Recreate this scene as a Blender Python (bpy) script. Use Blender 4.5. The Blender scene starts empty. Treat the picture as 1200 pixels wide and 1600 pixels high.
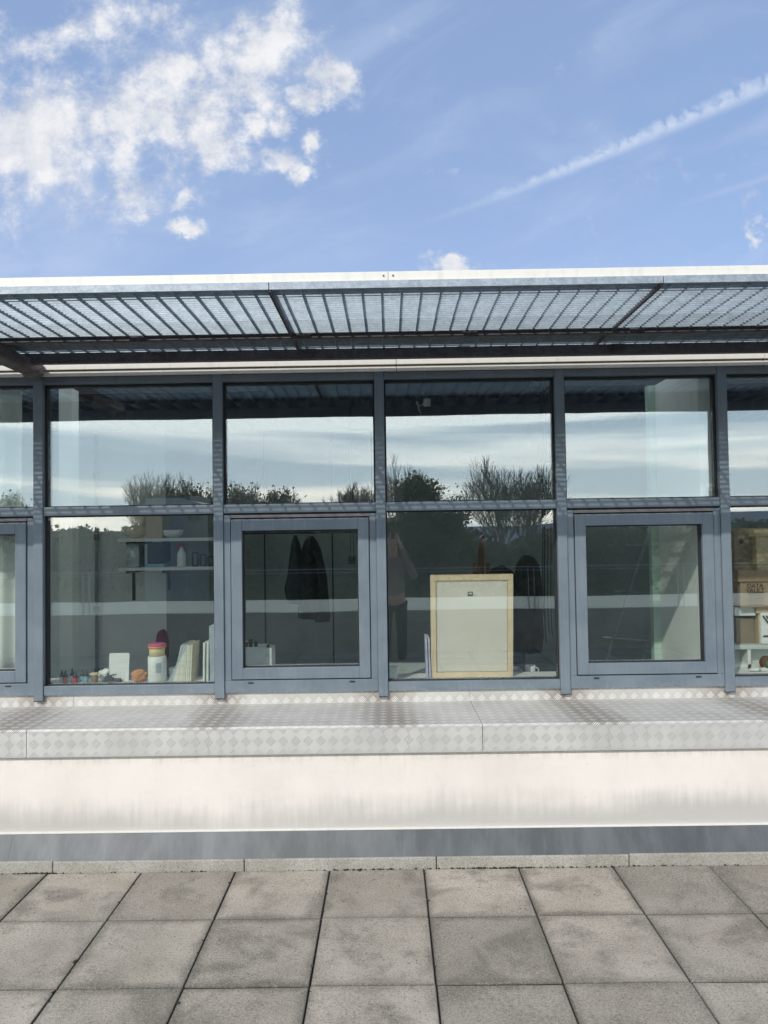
import bpy, bmesh, math, random
from mathutils import Vector, Matrix, noise
R = math.radians
random.seed(7)
C = bpy.context.scene.collection
S = bpy.context.scene

# ------------------------------------------------------------------ camera
CH = 1.7836                      # camera height above the paving
FPX = 1125.55                    # focal length for a 1200 px wide picture
YAW, PITCH, ROLL = .0057, .0286, -.0149
fw = Vector((-math.sin(YAW)*math.cos(PITCH), math.cos(YAW)*math.cos(PITCH), math.sin(PITCH)))
rt = Vector((math.cos(YAW), math.sin(YAW), 0))
up = rt.cross(fw)
rt, up = rt*math.cos(ROLL)+up*math.sin(ROLL), -rt*math.sin(ROLL)+up*math.cos(ROLL)
cd = bpy.data.cameras.new('camera')
cam = bpy.data.objects.new('camera', cd); C.objects.link(cam)
m = Matrix((rt, up, -fw)).transposed().to_4x4(); m.translation = (0, 0, CH)
cam.matrix_world = m
cd.sensor_fit = 'HORIZONTAL'; cd.sensor_width = 36; cd.lens = FPX*36/1200
cd.clip_start = .02; cd.clip_end = 6000
S.camera = cam

def at(px, py, Y):
    """point on the vertical plane y=Y that the photograph's pixel looks at"""
    d = fw*FPX + rt*(px-600) - up*(py-800)
    t = Y/d.y
    return Vector((d.x*t, Y, CH+d.z*t))

# ------------------------------------------------------------------ sun, sky, exposure
SUN = Vector((-.58, -1, .92)).normalized()       # direction towards the sun
sl = bpy.data.lights.new('sun', 'SUN'); sl.energy = 3.3; sl.angle = R(.53); sl.color = (1, .955, .88)
so = bpy.data.objects.new('sun', sl); C.objects.link(so); so.location = (-6, -8, 14)
so.rotation_euler = SUN.to_track_quat('Z', 'Y').to_euler()
S.view_settings.view_transform = 'Standard'; S.view_settings.look = 'None'
S.view_settings.gamma = 1; S.view_settings.exposure = .0

w = bpy.data.worlds.new('World'); S.world = w; w.use_nodes = True
nt = w.node_tree; nt.nodes.clear()

class NG:
    """tiny helper for writing node maths"""
    def __init__(s, tree): s.t = tree
    def n(s, typ, **kw):
        nd = s.t.nodes.new(typ)
        for k, v in kw.items(): setattr(nd, k, v)
        return nd
    def put(s, sock, v):
        if isinstance(v, bpy.types.NodeSocket): s.t.links.new(v, sock)
        elif isinstance(v, (int, float)) and sock.type in ('VECTOR',): sock.default_value = (v, v, v)
        elif isinstance(v, (int, float)) and sock.type == 'RGBA': sock.default_value = (v, v, v, 1)
        elif isinstance(v, (tuple, list)) and sock.type == 'RGBA' and len(v) == 3: sock.default_value = (*v, 1)
        else: sock.default_value = v
    def m(s, op, a, b=0.0, c=None, clamp=False):
        nd = s.n('ShaderNodeMath', operation=op, use_clamp=clamp)
        s.put(nd.inputs[0], a); s.put(nd.inputs[1], b)
        if c is not None: s.put(nd.inputs[2], c)
        return nd.outputs[0]
    def add(s, a, b): return s.m('ADD', a, b)
    def sub(s, a, b): return s.m('SUBTRACT', a, b)
    def mul(s, a, b): return s.m('MULTIPLY', a, b)
    def div(s, a, b): return s.m('DIVIDE', a, b)
    def step(s, x, lo, hi, a=0.0, b=1.0):
        nd = s.n('ShaderNodeMapRange', interpolation_type='SMOOTHSTEP')
        for i, v in enumerate((x, lo, hi, a, b)): s.put(nd.inputs[i], v)
        return nd.outputs[0]
    def mix(s, f, a, b, typ='MIX'):
        nd = s.n('ShaderNodeMix', data_type='RGBA', blend_type=typ)
        s.put(nd.inputs[0], f); s.put(nd.inputs[6], a); s.put(nd.inputs[7], b)
        return nd.outputs[2]
    def xyz(s, x, y, z=0.0):
        nd = s.n('ShaderNodeCombineXYZ')
        for i, v in enumerate((x, y, z)): s.put(nd.inputs[i], v)
        return nd.outputs[0]
    def sep(s, v):
        nd = s.n('ShaderNodeSeparateXYZ'); s.put(nd.inputs[0], v)
        return nd.outputs
    def noise(s, v, scale, detail=4, rough=.55, dist=0.0, col=False):
        nd = s.n('ShaderNodeTexNoise')
        if v is not None: s.put(nd.inputs['Vector'], v)
        s.put(nd.inputs['Scale'], scale); s.put(nd.inputs['Detail'], detail)
        s.put(nd.inputs['Roughness'], rough); s.put(nd.inputs['Distortion'], dist)
        return nd.outputs['Color' if col else 'Fac']

g = NG(nt)
sky = g.n('ShaderNodeTexSky', sky_type='NISHITA', sun_disc=False)
sky.sun_elevation = math.asin(SUN.z); sky.sun_rotation = math.atan2(SUN.x, SUN.y)
sky.altitude = 60; sky.air_density = 1.0; sky.dust_density = .9; sky.ozone_density = 1.6
SKY_STR = .125
dx, dy, dz = g.sep(g.n('ShaderNodeTexCoord').outputs['Generated'])
# --- the northern half of the sky (in front of the camera): cumulus cluster, contrail
ys = g.m('MAXIMUM', dy, .05)
u = g.div(dx, ys); v = g.div(dz, ys)
P2 = g.xyz(u, v, 0)
def U(px): return (px-607)/1125.
def V(py): return (832-py)/1125.
wob = g.noise(P2, 9, 8, .66, col=True)
wx, wy, _ = g.sep(wob)
uu = g.add(u, g.mul(g.sub(wx, .5), .15)); vv = g.add(v, g.mul(g.sub(wy, .5), .15))
mask = None
BL = [(40, 195, 170, 100, 1.15), (225, 40, 210, 85, .62), (250, 150, 130, 95, 1.05), (410, 75, 90, 85, 1.1), (330, 215, 60, 42, 1.0), (60, 45, 140, 60, .75),
      (512, 92, 38, 32, 1.15), (496, 140, 30, 28, 1.1), (499, 216, 23, 23, 1.05), (447, 168, 30, 25, .95), (398, 178, 30, 24, 1.0),
      (428, 226, 38, 24, 1.0), (198, 255, 45, 70, 1.0), (295, 347, 36, 17, 1.2), (283, 296, 30, 16, .8), (714, 420, 42, 19, 1.3),
      (1198, 368, 14, 16, .8), (462, 254, 18, 18, .9), (222, 305, 16, 30, .8)]
for px, py, rx, ry, k in BL:
    a = g.div(g.sub(uu, U(px)), rx/1125.); b = g.div(g.sub(vv, V(py)), ry/1125.)
    r2 = g.add(g.mul(a, a), g.mul(b, b))
    e = g.mul(g.m('EXPONENT', g.mul(r2, -.75)), k)
    mask = e if mask is None else g.m('MAXIMUM', mask, e)
fb = g.noise(P2, 11, 10, .66)
fb2 = g.noise(g.xyz(g.add(u, .022), g.sub(v, .02), 0), 11, 9, .62)
fine = g.noise(P2, 34, 6, .6)
dens = g.add(mask, g.add(g.mul(g.sub(fb, .5), 2.1), g.mul(g.sub(fine, .5), .85)))
alpha = g.m('POWER', g.step(dens, .15, 1.12), 1.3)
relief = g.add(.5, g.mul(g.sub(fb, fb2), 3.4))
thick = g.step(dens, .6, 1.5)
cl_light = g.mix(relief, (.58, .63, .74), (.96, .955, .965))
cl_col = g.mix(g.mul(thick, .35), cl_light, (.70, .74, .80))
# contrail
t_ = g.sub(u, U(640))                                     # 0 .. .5 along its run
yl = g.add(V(352), g.add(g.mul(t_, .33), g.mul(g.mul(t_, t_), .10)))
d_ = g.sub(v, yl)
wid = g.add(.006, g.mul(t_, .012))
ph = g.add(g.mul(u, 104), g.mul(g.sub(g.noise(P2, 14, 3, .6), .5), 16))
curl = g.mul(g.m('POWER', g.m('ABSOLUTE', g.m('SINE', ph)), .8), g.mul(g.step(t_, .02, .45), .013))
n3 = g.noise(P2, 55, 4, .6)
topd = g.add(curl, g.mul(g.sub(n3, .5), .014))
upper = g.step(d_, g.add(wid, topd), g.add(topd, g.mul(wid, -.9)))
lower = g.step(d_, g.mul(wid, -1.6), g.mul(wid, .3))
trail = g.mul(g.mul(upper, lower), g.mul(g.step(t_, -.03, .25), g.add(.18, g.mul(n3, .75))))
d2 = g.sub(v, g.add(V(330), g.mul(g.sub(u, U(1050)), .30)))
trail2 = g.mul(g.step(g.m('ABSOLUTE', d2), .008, .0), g.mul(g.step(u, U(1040), U(1180)), .14))
# thin cirrus veils
cn = g.noise(g.xyz(g.mul(u, 1.2), g.add(g.mul(v, 2.6), g.mul(u, -.7)), 3.1), 2.6, 6, .55, .8)
cirr = g.mul(g.step(cn, .40, .80), .30)
cirr = g.add(cirr, g.mul(g.step(v, .62, .30), .10))
front = g.step(dy, .03, .12)
blue = g.mix(1.0, sky.outputs[0], (SKY_STR*1.0, SKY_STR*1.09, SKY_STR*1.27), 'MULTIPLY')
c0 = g.mix(g.mul(front, .55), blue, (.40, .55, .84))
c1 = g.mix(g.mul(cirr, front), c0, (.72, .80, .98))
c1 = g.mix(g.mul(g.m('MAXIMUM', trail, trail2), front), c1, (.74, .82, .95))
c1 = g.mix(g.mul(alpha, front), c1, cl_col)
# --- the southern half, seen mirrored in the glass: long layers of bright stratus
PS = g.xyz(g.mul(dx, 1.0), g.add(g.mul(dz, 17.0), g.mul(dx, .6)), 5.3)
s1 = g.noise(PS, 1.15, 6, .45, .5)
s2 = g.noise(g.xyz(dx, g.mul(dz, 11), 9.0), 3.4, 6, .6, .3)
lay = g.add(g.mul(s1, .88), g.mul(s2, .12))
lum = g.step(lay, .40, .56)
warm = g.step(dz, .13, .03)
cream = g.mix(warm, (2.30, 2.50, 2.60), (2.95, 2.80, 2.52))
grey = g.mix(warm, (1.15, 1.46, 1.74), (1.36, 1.62, 1.78))
cs = g.mix(lum, grey, cream)
back = g.mul(g.step(dy, -.15, -.45), g.step(dz, .62, .30))
c2 = g.mix(back, c1, cs)
bg = g.n('ShaderNodeBackground'); g.put(bg.inputs[0], c2); bg.inputs[1].default_value = 1.0
wo = g.n('ShaderNodeOutputWorld'); nt.links.new(bg.outputs[0], wo.inputs[0])

# ------------------------------------------------------------------ materials
def newmat(name):
    mt = bpy.data.materials.new(name); mt.use_nodes = True
    t = mt.node_tree; t.nodes.clear()
    gg = NG(t); b = gg.n('ShaderNodeBsdfPrincipled'); o = gg.n('ShaderNodeOutputMaterial')
    t.links.new(b.outputs[0], o.inputs[0])
    return mt, gg, b, o
def pos(gg): return gg.n('ShaderNodeNewGeometry').outputs['Position']
def objc(gg): return gg.n('ShaderNodeTexCoord').outputs['Object']
def bump(gg, b, h, dist, strength=1.0):
    nd = gg.n('ShaderNodeBump'); nd.inputs['Strength'].default_value = strength
    nd.inputs['Distance'].default_value = dist; gg.put(nd.inputs['Height'], h)
    gg.t.links.new(nd.outputs[0], b.inputs['Normal'])
def plain(name, col, rough=.6, metal=0.0, var=.12, scale=14, bmp=0.0, spec=.5):
    mt, gg, b, o = newmat(name)
    P = objc(gg)
    n = gg.noise(P, scale, 5, .6)
    dark = tuple(c*(1-var) for c in col); lite = tuple(min(1, c*(1+var)) for c in col)
    gg.put(b.inputs['Base Color'], gg.mix(gg.step(n, .3, .7), dark, lite))
    gg.put(b.inputs['Roughness'], gg.add(rough-.06, gg.mul(gg.noise(P, scale*2.7, 3), .12)))
    b.inputs['Metallic'].default_value = metal; b.inputs['Specular IOR Level'].default_value = spec
    if bmp: bump(gg, b, gg.noise(P, scale*6, 4), bmp)
    return mt

M = {}
# powder coated window frames, slightly chalky and rain marked
mt, gg, b, o = newmat('frame_paint'); P = pos(gg)
x, y, z = gg.sep(P)
n = gg.noise(P, 5, 6, .6); st = gg.noise(gg.xyz(gg.mul(x, 60), gg.mul(y, 60), gg.mul(z, 3)), 1, 3)
c = gg.mix(gg.step(n, .3, .7), (.118, .150, .178), (.150, .184, .210))
c = gg.mix(gg.mul(gg.step(st, .5, .75), .25), c, (.22, .25, .27))
gr = gg.mul(gg.step(z, .86, .79), gg.step(gg.noise(P, 30, 5, .7), .45, .7)); c = gg.mix(gg.mul(gr, .35), c, (.30, .28, .25))
gg.put(b.inputs['Base Color'], c); gg.put(b.inputs['Roughness'], gg.add(.36, gg.mul(n, .2)))
bump(gg, b, gg.noise(P, 220, 2), .0003, .5)
M['frame'] = mt
M['gasket'] = plain('gasket_rubber', (.012, .012, .014), .7)
M['trim'] = plain('hinge_strip', (.20, .18, .18), .45)
M['white'] = plain('white_paint', (.80, .79, .75), .5, var=.03)
M['paper'] = plain('paper', (.80, .80, .76), .8, var=.03)
# white fascia with faint dirt
mt, gg, b, o = newmat('fascia_white'); P = pos(gg); x, y, z = gg.sep(P)
st = gg.noise(gg.xyz(gg.mul(x, 9), y, gg.mul(z, 3)), 3, 5, .65)
gg.put(b.inputs['Base Color'], gg.mix(gg.mul(gg.step(st, .45, .8), .35), (.76, .735, .67), (.50, .48, .43)))
b.inputs['Roughness'].default_value = .45
M['fascia'] = mt
# galvanised steel
def galv(name, lo, hi, rust=0.0, rough=.5):
    mt, gg, b, o = newmat(name); P = pos(gg)
    vo = gg.n('ShaderNodeTexVoronoi'); gg.put(vo.inputs['Vector'], P); vo.inputs['Scale'].default_value = 90
    n = gg.noise(P, 12, 6, .6)
    f = gg.add(gg.mul(gg.sep(vo.outputs['Color'])[0], .25), gg.mul(n, .75))
    c = gg.mix(gg.step(f, .2, .8), lo, hi)
    if rust: c = gg.mix(gg.mul(gg.step(gg.noise(P, 7, 6, .7), .5, .72), rust), c, (.09, .045, .035))
    gg.put(b.inputs['Base Color'], c); b.inputs['Metallic'].default_value = .25; b.inputs['Roughness'].default_value = rough
    return mt
M['galv'] = galv('galvanised_steel', (.24, .28, .32), (.40, .45, .50))
M['galv_bar'] = galv('galvanised_bars', (.30, .365, .40), (.46, .53, .57))
M['galv_dark'] = galv('weathered_steel', (.10, .092, .10), (.18, .16, .165), .8, .6)
# render
mt, gg, b, o = newmat('white_render'); P = pos(gg); x, y, z = gg.sep(P)
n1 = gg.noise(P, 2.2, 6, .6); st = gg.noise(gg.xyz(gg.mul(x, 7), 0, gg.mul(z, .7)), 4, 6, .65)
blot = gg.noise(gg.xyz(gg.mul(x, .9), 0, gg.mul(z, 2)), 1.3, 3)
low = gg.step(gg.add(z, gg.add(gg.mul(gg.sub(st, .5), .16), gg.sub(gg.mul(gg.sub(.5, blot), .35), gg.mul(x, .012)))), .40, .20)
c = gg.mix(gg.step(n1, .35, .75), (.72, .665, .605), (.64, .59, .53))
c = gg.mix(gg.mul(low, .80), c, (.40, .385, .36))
run = gg.mul(gg.step(gg.noise(gg.xyz(gg.mul(x, 15), 0, gg.mul(z, .35)), 3, 4, .6), .60, .74), gg.step(z, .36, .57)); c = gg.mix(gg.mul(run, .30), c, (.45, .40, .34))
top = gg.step(z, .52, .57); c = gg.mix(gg.mul(gg.mul(top, gg.step(st, .4, .7)), .4), c, (.42, .38, .34))
pk = gg.step(gg.noise(P, 38, 3, .7), .68, .74); c = gg.mix(gg.mul(pk, .4), c, (.4, .38, .35))
gg.put(b.inputs['Base Color'], c); b.inputs['Roughness'].default_value = .85
hb = gg.add(gg.mul(gg.noise(P, 95, 5, .65), .7), gg.mul(gg.noise(P, 16, 3), .8))
bump(gg, b, hb, .004, .7)
M['render'] = mt
# lead grey flashing
mt, gg, b, o = newmat('flashing_metal'); P = pos(gg); x, y, z = gg.sep(P)
n1 = gg.noise(gg.xyz(gg.mul(x, 2.6), y, z), 2.4, 6, .6); st = gg.noise(gg.xyz(gg.mul(x, 14), 0, gg.mul(z, 2)), 2, 5)
c = gg.mix(gg.step(n1, .32, .7), (.068, .075, .080), (.118, .127, .132))
c = gg.mix(gg.mul(gg.step(st, .55, .8), .12), c, (.26, .27, .27))
gg.put(b.inputs['Base Color'], c); b.inputs['Roughness'].default_value = .5; b.inputs['Metallic'].default_value = .2
M['flash'] = mt
# concrete: kerb
def concrete(name, lo, hi, dirt=.5, slab=False):
    mt, gg, b, o = newmat(name); P = pos(gg); x, y, z = gg.sep(P)
    n1 = gg.noise(P, 3.1, 7, .62); n2 = gg.noise(P, 95, 4, .75); n3 = gg.noise(P, 260, 3, .7); n0 = gg.noise(P, 1.1, 4, .5)
    c = gg.mix(gg.step(n1, .3, .72), lo, hi)
    if slab:
        ix = gg.m('FLOOR', gg.div(gg.sub(x, SX0), .5)); iy = gg.m('FLOOR', gg.div(gg.sub(y, SY0), .5))
        wn = gg.n('ShaderNodeTexWhiteNoise', noise_dimensions='3D'); gg.put(wn.inputs['Vector'], gg.xyz(ix, iy, 3))
        r = gg.sep(wn.outputs['Color'])
        c = gg.mix(1.0, c, gg.mix(r[0], (.70, .70, .67), (1.17, 1.15, 1.10)), 'MULTIPLY')
        c = gg.mix(gg.mul(r[1], .35), c, (.35, .30, .245))
        fx = gg.m('PINGPONG', gg.sub(x, SX0), .25); fy = gg.m('PINGPONG', gg.sub(y, SY0), .25)
        ed = gg.m('MINIMUM', fx, fy)
        e = gg.step(gg.add(ed, gg.mul(gg.sub(n1, .5), .11)), .055, .0)
        c = gg.mix(gg.mul(e, gg.add(.25, gg.mul(r[2], .5))), c, (.10, .092, .07))
        c = gg.mix(gg.mul(gg.step(gg.add(ed, gg.mul(gg.sub(n2, .5),   .012)), .011, .002), .70), c, (.06, .055, .045))
        pat = gg.noise(gg.xyz(gg.add(x, gg.mul(r[0], 9)), gg.add(y, gg.mul(r[1], 7)), 0), 3.3, 5, .6, .5)
        c = gg.mix(gg.mul(gg.step(pat, .50, .68), .70), c, (.155, .14, .112))
        c = gg.mix(gg.mul(gg.step(gg.noise(P, 7, 6, .7), .54, .68), .4), c, (.13, .12, .09))
        c = gg.mix(gg.mul(gg.step(n0, .5, .7), .25), c, (.42, .39, .35))
    c = gg.mix(gg.mul(gg.step(n2, .50, .66), dirt), c, (.045, .042, .036))
    c = gg.mix(gg.mul(gg.step(n2, .44, .32), .55), c, (.46, .44, .41))
    c = gg.mix(gg.mul(gg.step(n3, .52, .66), .5), c, (.10, .095, .08))
    c = gg.mix(gg.mul(gg.step(n3, .46, .36), .4), c, (.60, .58, .52))
    gg.put(b.inputs['Base Color'], c); b.inputs['Roughness'].default_value = .9; b.inputs['Specular IOR Level'].default_value = .25
    bump(gg, b, gg.add(gg.add(n2, gg.mul(n3, .6)), n1), .0022, .7)
    return mt
SX0, SY0 = -1.8375-5, 3.3935-5
M['slab'] = concrete('paving_concrete', (.325, .292, .245), (.48, .435, .375), .5, True)
M['kerb'] = concrete('kerb_concrete', (.27, .255, .215), (.40, .38, .335), .4)
M['joint'] = plain('joint_dirt', (.018, .016, .013), .95, scale=60)
M['moss'] = plain('moss', (.03, .032, .014), .95, scale=80, bmp=.004, var=.5)
# five bar chequer plate, UV in metres along the folded sheet
mt, gg, b, o = newmat('chequer_plate')
uvn = gg.n('ShaderNodeUVMap'); uvn.uv_map = 'UVMap'
cu, cv, _ = gg.sep(uvn.outputs[0])
def bars(ou, ov, sgn):
    a = gg.sub(gg.m('FRACT', gg.add(gg.div(cu, .068), ou)), .5); bb = gg.sub(gg.m('FRACT', gg.add(gg.div(cv, .068), ov)), .5)
    along = gg.mul(gg.add(a, gg.mul(bb, sgn)), .7071); across = gg.mul(gg.sub(a, gg.mul(bb, sgn)), .7071)
    ina = gg.step(gg.m('ABSOLUTE', along), .31, .25); inc = gg.step(gg.m('ABSOLUTE', across), .285, .27)
    w5 = gg.step(gg.m('COSINE', gg.mul(across, 6.2832/.14)), -.35, .45)
    return gg.mul(gg.mul(ina, inc), w5)
h1 = bars(0, 0, 1); h2 = bars(.5, .5, -1)
hh = gg.m('MAXIMUM', h1, gg.mul(h2, .15))
def zone(ou, ov):
    a = gg.sub(gg.m('FRACT', gg.add(gg.div(cu, .068), ou)), .5); bb = gg.sub(gg.m('FRACT', gg.add(gg.div(cv, .068), ov)), .5)
    al = gg.mul(gg.add(a, bb), .7071); ac = gg.mul(gg.sub(a, bb), .7071)
    return gg.mul(gg.step(gg.m('ABSOLUTE', al), .30, .24), gg.step(gg.m('ABSOLUTE', ac), .30, .27))
groove = gg.mul(zone(0, 0), gg.sub(1.0, h1))
P = pos(gg); x, y, z = gg.sep(P)
n = gg.noise(P, 3, 6, .6)
c = gg.mix(gg.step(n, .3, .7), (.46, .448, .415), (.56, .545, .51))
# mullion run-off stains: brown dirt on the ledge, drips down the front
def near(xs, wd, skew):
    acc = None
    for q in xs:
        xx = gg.sub(x, gg.add(q, gg.mul(gg.sub(4.54, y), skew)))
        e = gg.m('EXPONENT', gg.mul(gg.mul(xx, xx), -1/(wd*wd)))
        acc = e if acc is None else gg.m('MAXIMUM', acc, e)
    return acc
MX = [-4.3601, -3.2245, -2.2031, -1.0675, -.0461, 1.0895, 2.1109, 3.2465, 4.2679]
ne = near(MX, .17, .12)
onled = gg.step(z, .715, .732)
dn = gg.noise(P, 16, 5, .65)
stain = gg.mul(gg.mul(ne, onled), gg.step(gg.add(dn, gg.mul(ne, .40)), .50, .74))
stain = gg.mul(stain, gg.sub(1.0, gg.mul(hh, .6)))
c = gg.mix(gg.mul(stain, .85), c, (.20, .165, .13))
gen = gg.mul(onled, gg.step(gg.noise(P, 5, 5, .6), .42, .7)); c = gg.mix(gg.add(gg.mul(gen, .35), gg.mul(onled, .15)), c, (.36, .33, .29))
drip = gg.sub(gg.m('FRACT', gg.add(gg.div(cu, .068), gg.mul(gg.m('SINE', gg.mul(cv, 6.2832/.068)), .09))), .5)
dl = gg.mul(gg.step(gg.m('ABSOLUTE', drip), .05, .015), gg.mul(near(MX, .2, .2), gg.step(gg.noise(gg.xyz(gg.mul(x, 6), 0, 0), 1.6, 2), .35, .6)))
c = gg.mix(gg.mul(gg.mul(dl, gg.sub(1.0, onled)), .6), c, (.27, .25, .23))
wear = gg.add(.35, gg.mul(gg.noise(P, 4, 4), .6))
c = gg.mix(gg.mul(gg.mul(groove, gg.sub(1.0, onled)), gg.mul(wear, .75)), c, (.27, .265, .25))
c = gg.mix(gg.mul(hh, gg.add(.40, gg.mul(onled, .45))), c, (.84, .83, .80))
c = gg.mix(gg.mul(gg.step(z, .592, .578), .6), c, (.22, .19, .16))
gg.put(b.inputs['Base Color'], c); b.inputs['Roughness'].default_value = .5; b.inputs['Metallic'].default_value = .15
bump(gg, b, hh, .0028, 1.0)
M['plate'] = mt
# glazing: two mirror-like faces over tinted clear glass
mt = bpy.data.materials.new('coated_glass'); mt.use_nodes = True; t = mt.node_tree; t.nodes.clear(); gg = NG(t)
lw = gg.n('ShaderNodeLayerWeight'); lw.inputs[0].default_value = .5
fac = gg.add(.175, gg.mul(gg.m('POWER', lw.outputs['Facing'], 5), .8))
gl = gg.n('ShaderNodeBsdfGlossy'); gl.inputs['Roughness'].default_value = 0.0; gl.inputs['Color'].default_value = (.98, 1, .99, 1)
tr = gg.n('ShaderNodeBsdfTransparent'); tr.inputs['Color'].default_value = (.955, .985, .965, 1)
bm_ = gg.n('ShaderNodeBump'); bm_.inputs['Strength'].default_value = 1; bm_.inputs['Distance'].default_value = .0005
gg.put(bm_.inputs['Height'], gg.noise(pos(gg), 1.9, 1.5, .4)); t.links.new(bm_.outputs[0], gl.inputs['Normal'])
mx = gg.n('ShaderNodeMixShader'); gg.put(mx.inputs[0], fac); t.links.new(tr.outputs[0], mx.inputs[1]); t.links.new(gl.outputs[0], mx.inputs[2])
oo = gg.n('ShaderNodeOutputMaterial'); t.links.new(mx.outputs[0], oo.inputs[0])
M['glass'] = mt
M['plaster'] = plain('painted_plaster', (.76, .79, .76), .8, var=.03, scale=3)
M['panel'] = plain('dark_panel', (.25, .28, .27), .6, var=.1, scale=3)
M['board'] = plain('white_board', (.80, .82, .78), .6, var=.03, scale=3)
M['green'] = plain('green_edge', (.50, .64, .55), .4, var=.05)
M['deck'] = plain('corrugated_deck', (.13, .145, .16), .5, var=.08, metal=.2)
M['clad'] = plain('dark_cladding', (.02, .024, .034), .7, var=.08)
M['carpet'] = plain('vinyl_floor', (.34, .35, .34), .6, scale=60)
M['desk'] = plain('desk_laminate', (.58, .62, .60), .4, var=.04)
M['pine'] = plain('pine_moulding', (.74, .575, .39), .55, scale=9, var=.10)
M['mdf'] = plain('backing_board', (.70, .645, .57), .75, var=.03, scale=5)
M['steel'] = plain('bright_steel', (.55, .55, .55), .3, metal=.9)
M['black'] = plain('black_cloth', (.008, .008, .011), .9, var=.4, scale=22, bmp=.002)
M['navy'] = plain('navy_cloth', (.014, .017, .028), .9, var=.3, scale=22, bmp=.002)
M['bplast'] = plain('black_plastic', (.02, .02, .022), .4)
M['wood'] = plain('dark_wood', (.16, .075, .04), .6, scale=11, var=.3)
M['card'] = plain('cardboard_brown', (.36, .255, .17), .85, var=.07, scale=5)
M['card2'] = plain('cardboard_pale', (.50, .40, .25), .85, var=.06, scale=5)
M['card3'] = plain('cardboard_dull', (.24, .185, .13), .85, var=.08, scale=5)
M['ink'] = plain('black_ink', (.03, .02, .02), .7)
M['pink'] = plain('pink_plastic', (.62, .12, .27), .4)
M['cream'] = plain('cream_plastic', (.75, .62, .38), .5)
M['orange'] = plain('orange_band', (.80, .36, .12), .5)
M['red'] = plain('red_label', (.55, .05, .07), .5)
M['bluel'] = plain('blue_label', (.25, .42, .50), .5)
M['clay'] = plain('terracotta_clay', (.50, .24, .12), .9, var=.25, bmp=.004)
M['brownp'] = plain('brown_cup', (.24, .17, .11), .6)
M['dgrey'] = plain('dark_grey_metal', (.06, .07, .07), .5)
M['maroon'] = plain('maroon_cloth', (.16, .015, .045), .9, bmp=.003)
M['green2'] = plain('green_plastic', (.06, .25, .12), .5)
# curtain: white cloth that lets light in
mt, gg, b, o = newmat('white_curtain')
tl = gg.n('ShaderNodeBsdfTranslucent'); tl.inputs[0].default_value = (.8, .82, .78, 1)
b.inputs['Base Color'].default_value = (.90, .92, .88, 1); b.inputs['Roughness'].default_value = .9
mx = gg.n('ShaderNodeMixShader'); mx.inputs[0].default_value = .25
mt.node_tree.links.new(b.outputs[0], mx.inputs[1]); mt.node_tree.links.new(tl.outputs[0], mx.inputs[2]); mt.node_tree.links.new(mx.outputs[0], o.inputs[0])
M['curtain'] = mt
M['bookp'] = plain('book_pages', (.72, .66, .52), .8, var=.08, scale=30)
M['bookg'] = plain('grey_cover', (.40, .46, .50), .6)
M['bookw'] = plain('white_cover', (.74, .76, .72), .6)
M['bookl'] = plain('lilac_cover', (.50, .48, .62), .5, var=.3, scale=9)
M['bark'] = plain('bark', (.19, .165, .13), .9, var=.3, scale=3)
M['skin'] = plain('skin', (.58, .36, .27), .55, var=.05)
M['hair'] = plain('brown_hair', (.07, .04, .025), .6, var=.3, scale=60)
M['knit'] = plain('dusty_pink_knit', (.27, .19, .20), .9, var=.12, scale=50, bmp=.003)
M['trous'] = plain('black_trousers', (.018, .02, .024), .85)
M['lawn'] = plain('rough_grass', (.07, .085, .04), .95, var=.35, scale=.3)
M['hillm'] = plain('hazy_wooded_hill', (.045, .085, .14), .95, var=.3, scale=.02)  # blue of distant haze is put into the base colour
M['shedm'] = plain('grey_cladding', (.22, .26, .28), .6, scale=2)
M['shedr'] = plain('pale_roof_sheet', (.42, .46, .46), .5, scale=2)
M['railm'] = plain('rail_steel', (.32, .34, .36), .4, metal=.5)
def leafmat(name, lo, hi):
    mt, gg, b, o = newmat(name); P = pos(gg)
    gg.put(b.inputs['Base Color'], gg.mix(gg.step(gg.noise(P, .9, 5, .7), .3, .7), lo, hi)); b.inputs['Roughness'].default_value = .8
    tl = gg.n('ShaderNodeBsdfTranslucent'); gg.t.links.new(b.inputs['Base Color'].links[0].from_socket, tl.inputs[0])
    mx = gg.n('ShaderNodeMixShader'); mx.inputs[0].default_value = .55
    gg.t.links.new(b.outputs[0], mx.inputs[1]); gg.t.links.new(tl.outputs[0], mx.inputs[2]); gg.t.links.new(mx.outputs[0], o.inputs[0])
    return mt
M['leaf'] = leafmat('ivy_leaves', (.045, .070, .03), (.10, .14, .06))
M['leaf2'] = leafmat('scrub_leaves', (.05, .065, .045), (.115, .13, .085))

M['opal'] = M['curtain'].copy(); M['opal'].name = 'opal_plastic'; M['opal'].node_tree.nodes['Mix Shader'].inputs[0].default_value = .9; M['opal'].node_tree.nodes['Translucent BSDF'].inputs[0].default_value = (.95, .96, .93, 1)
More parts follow.
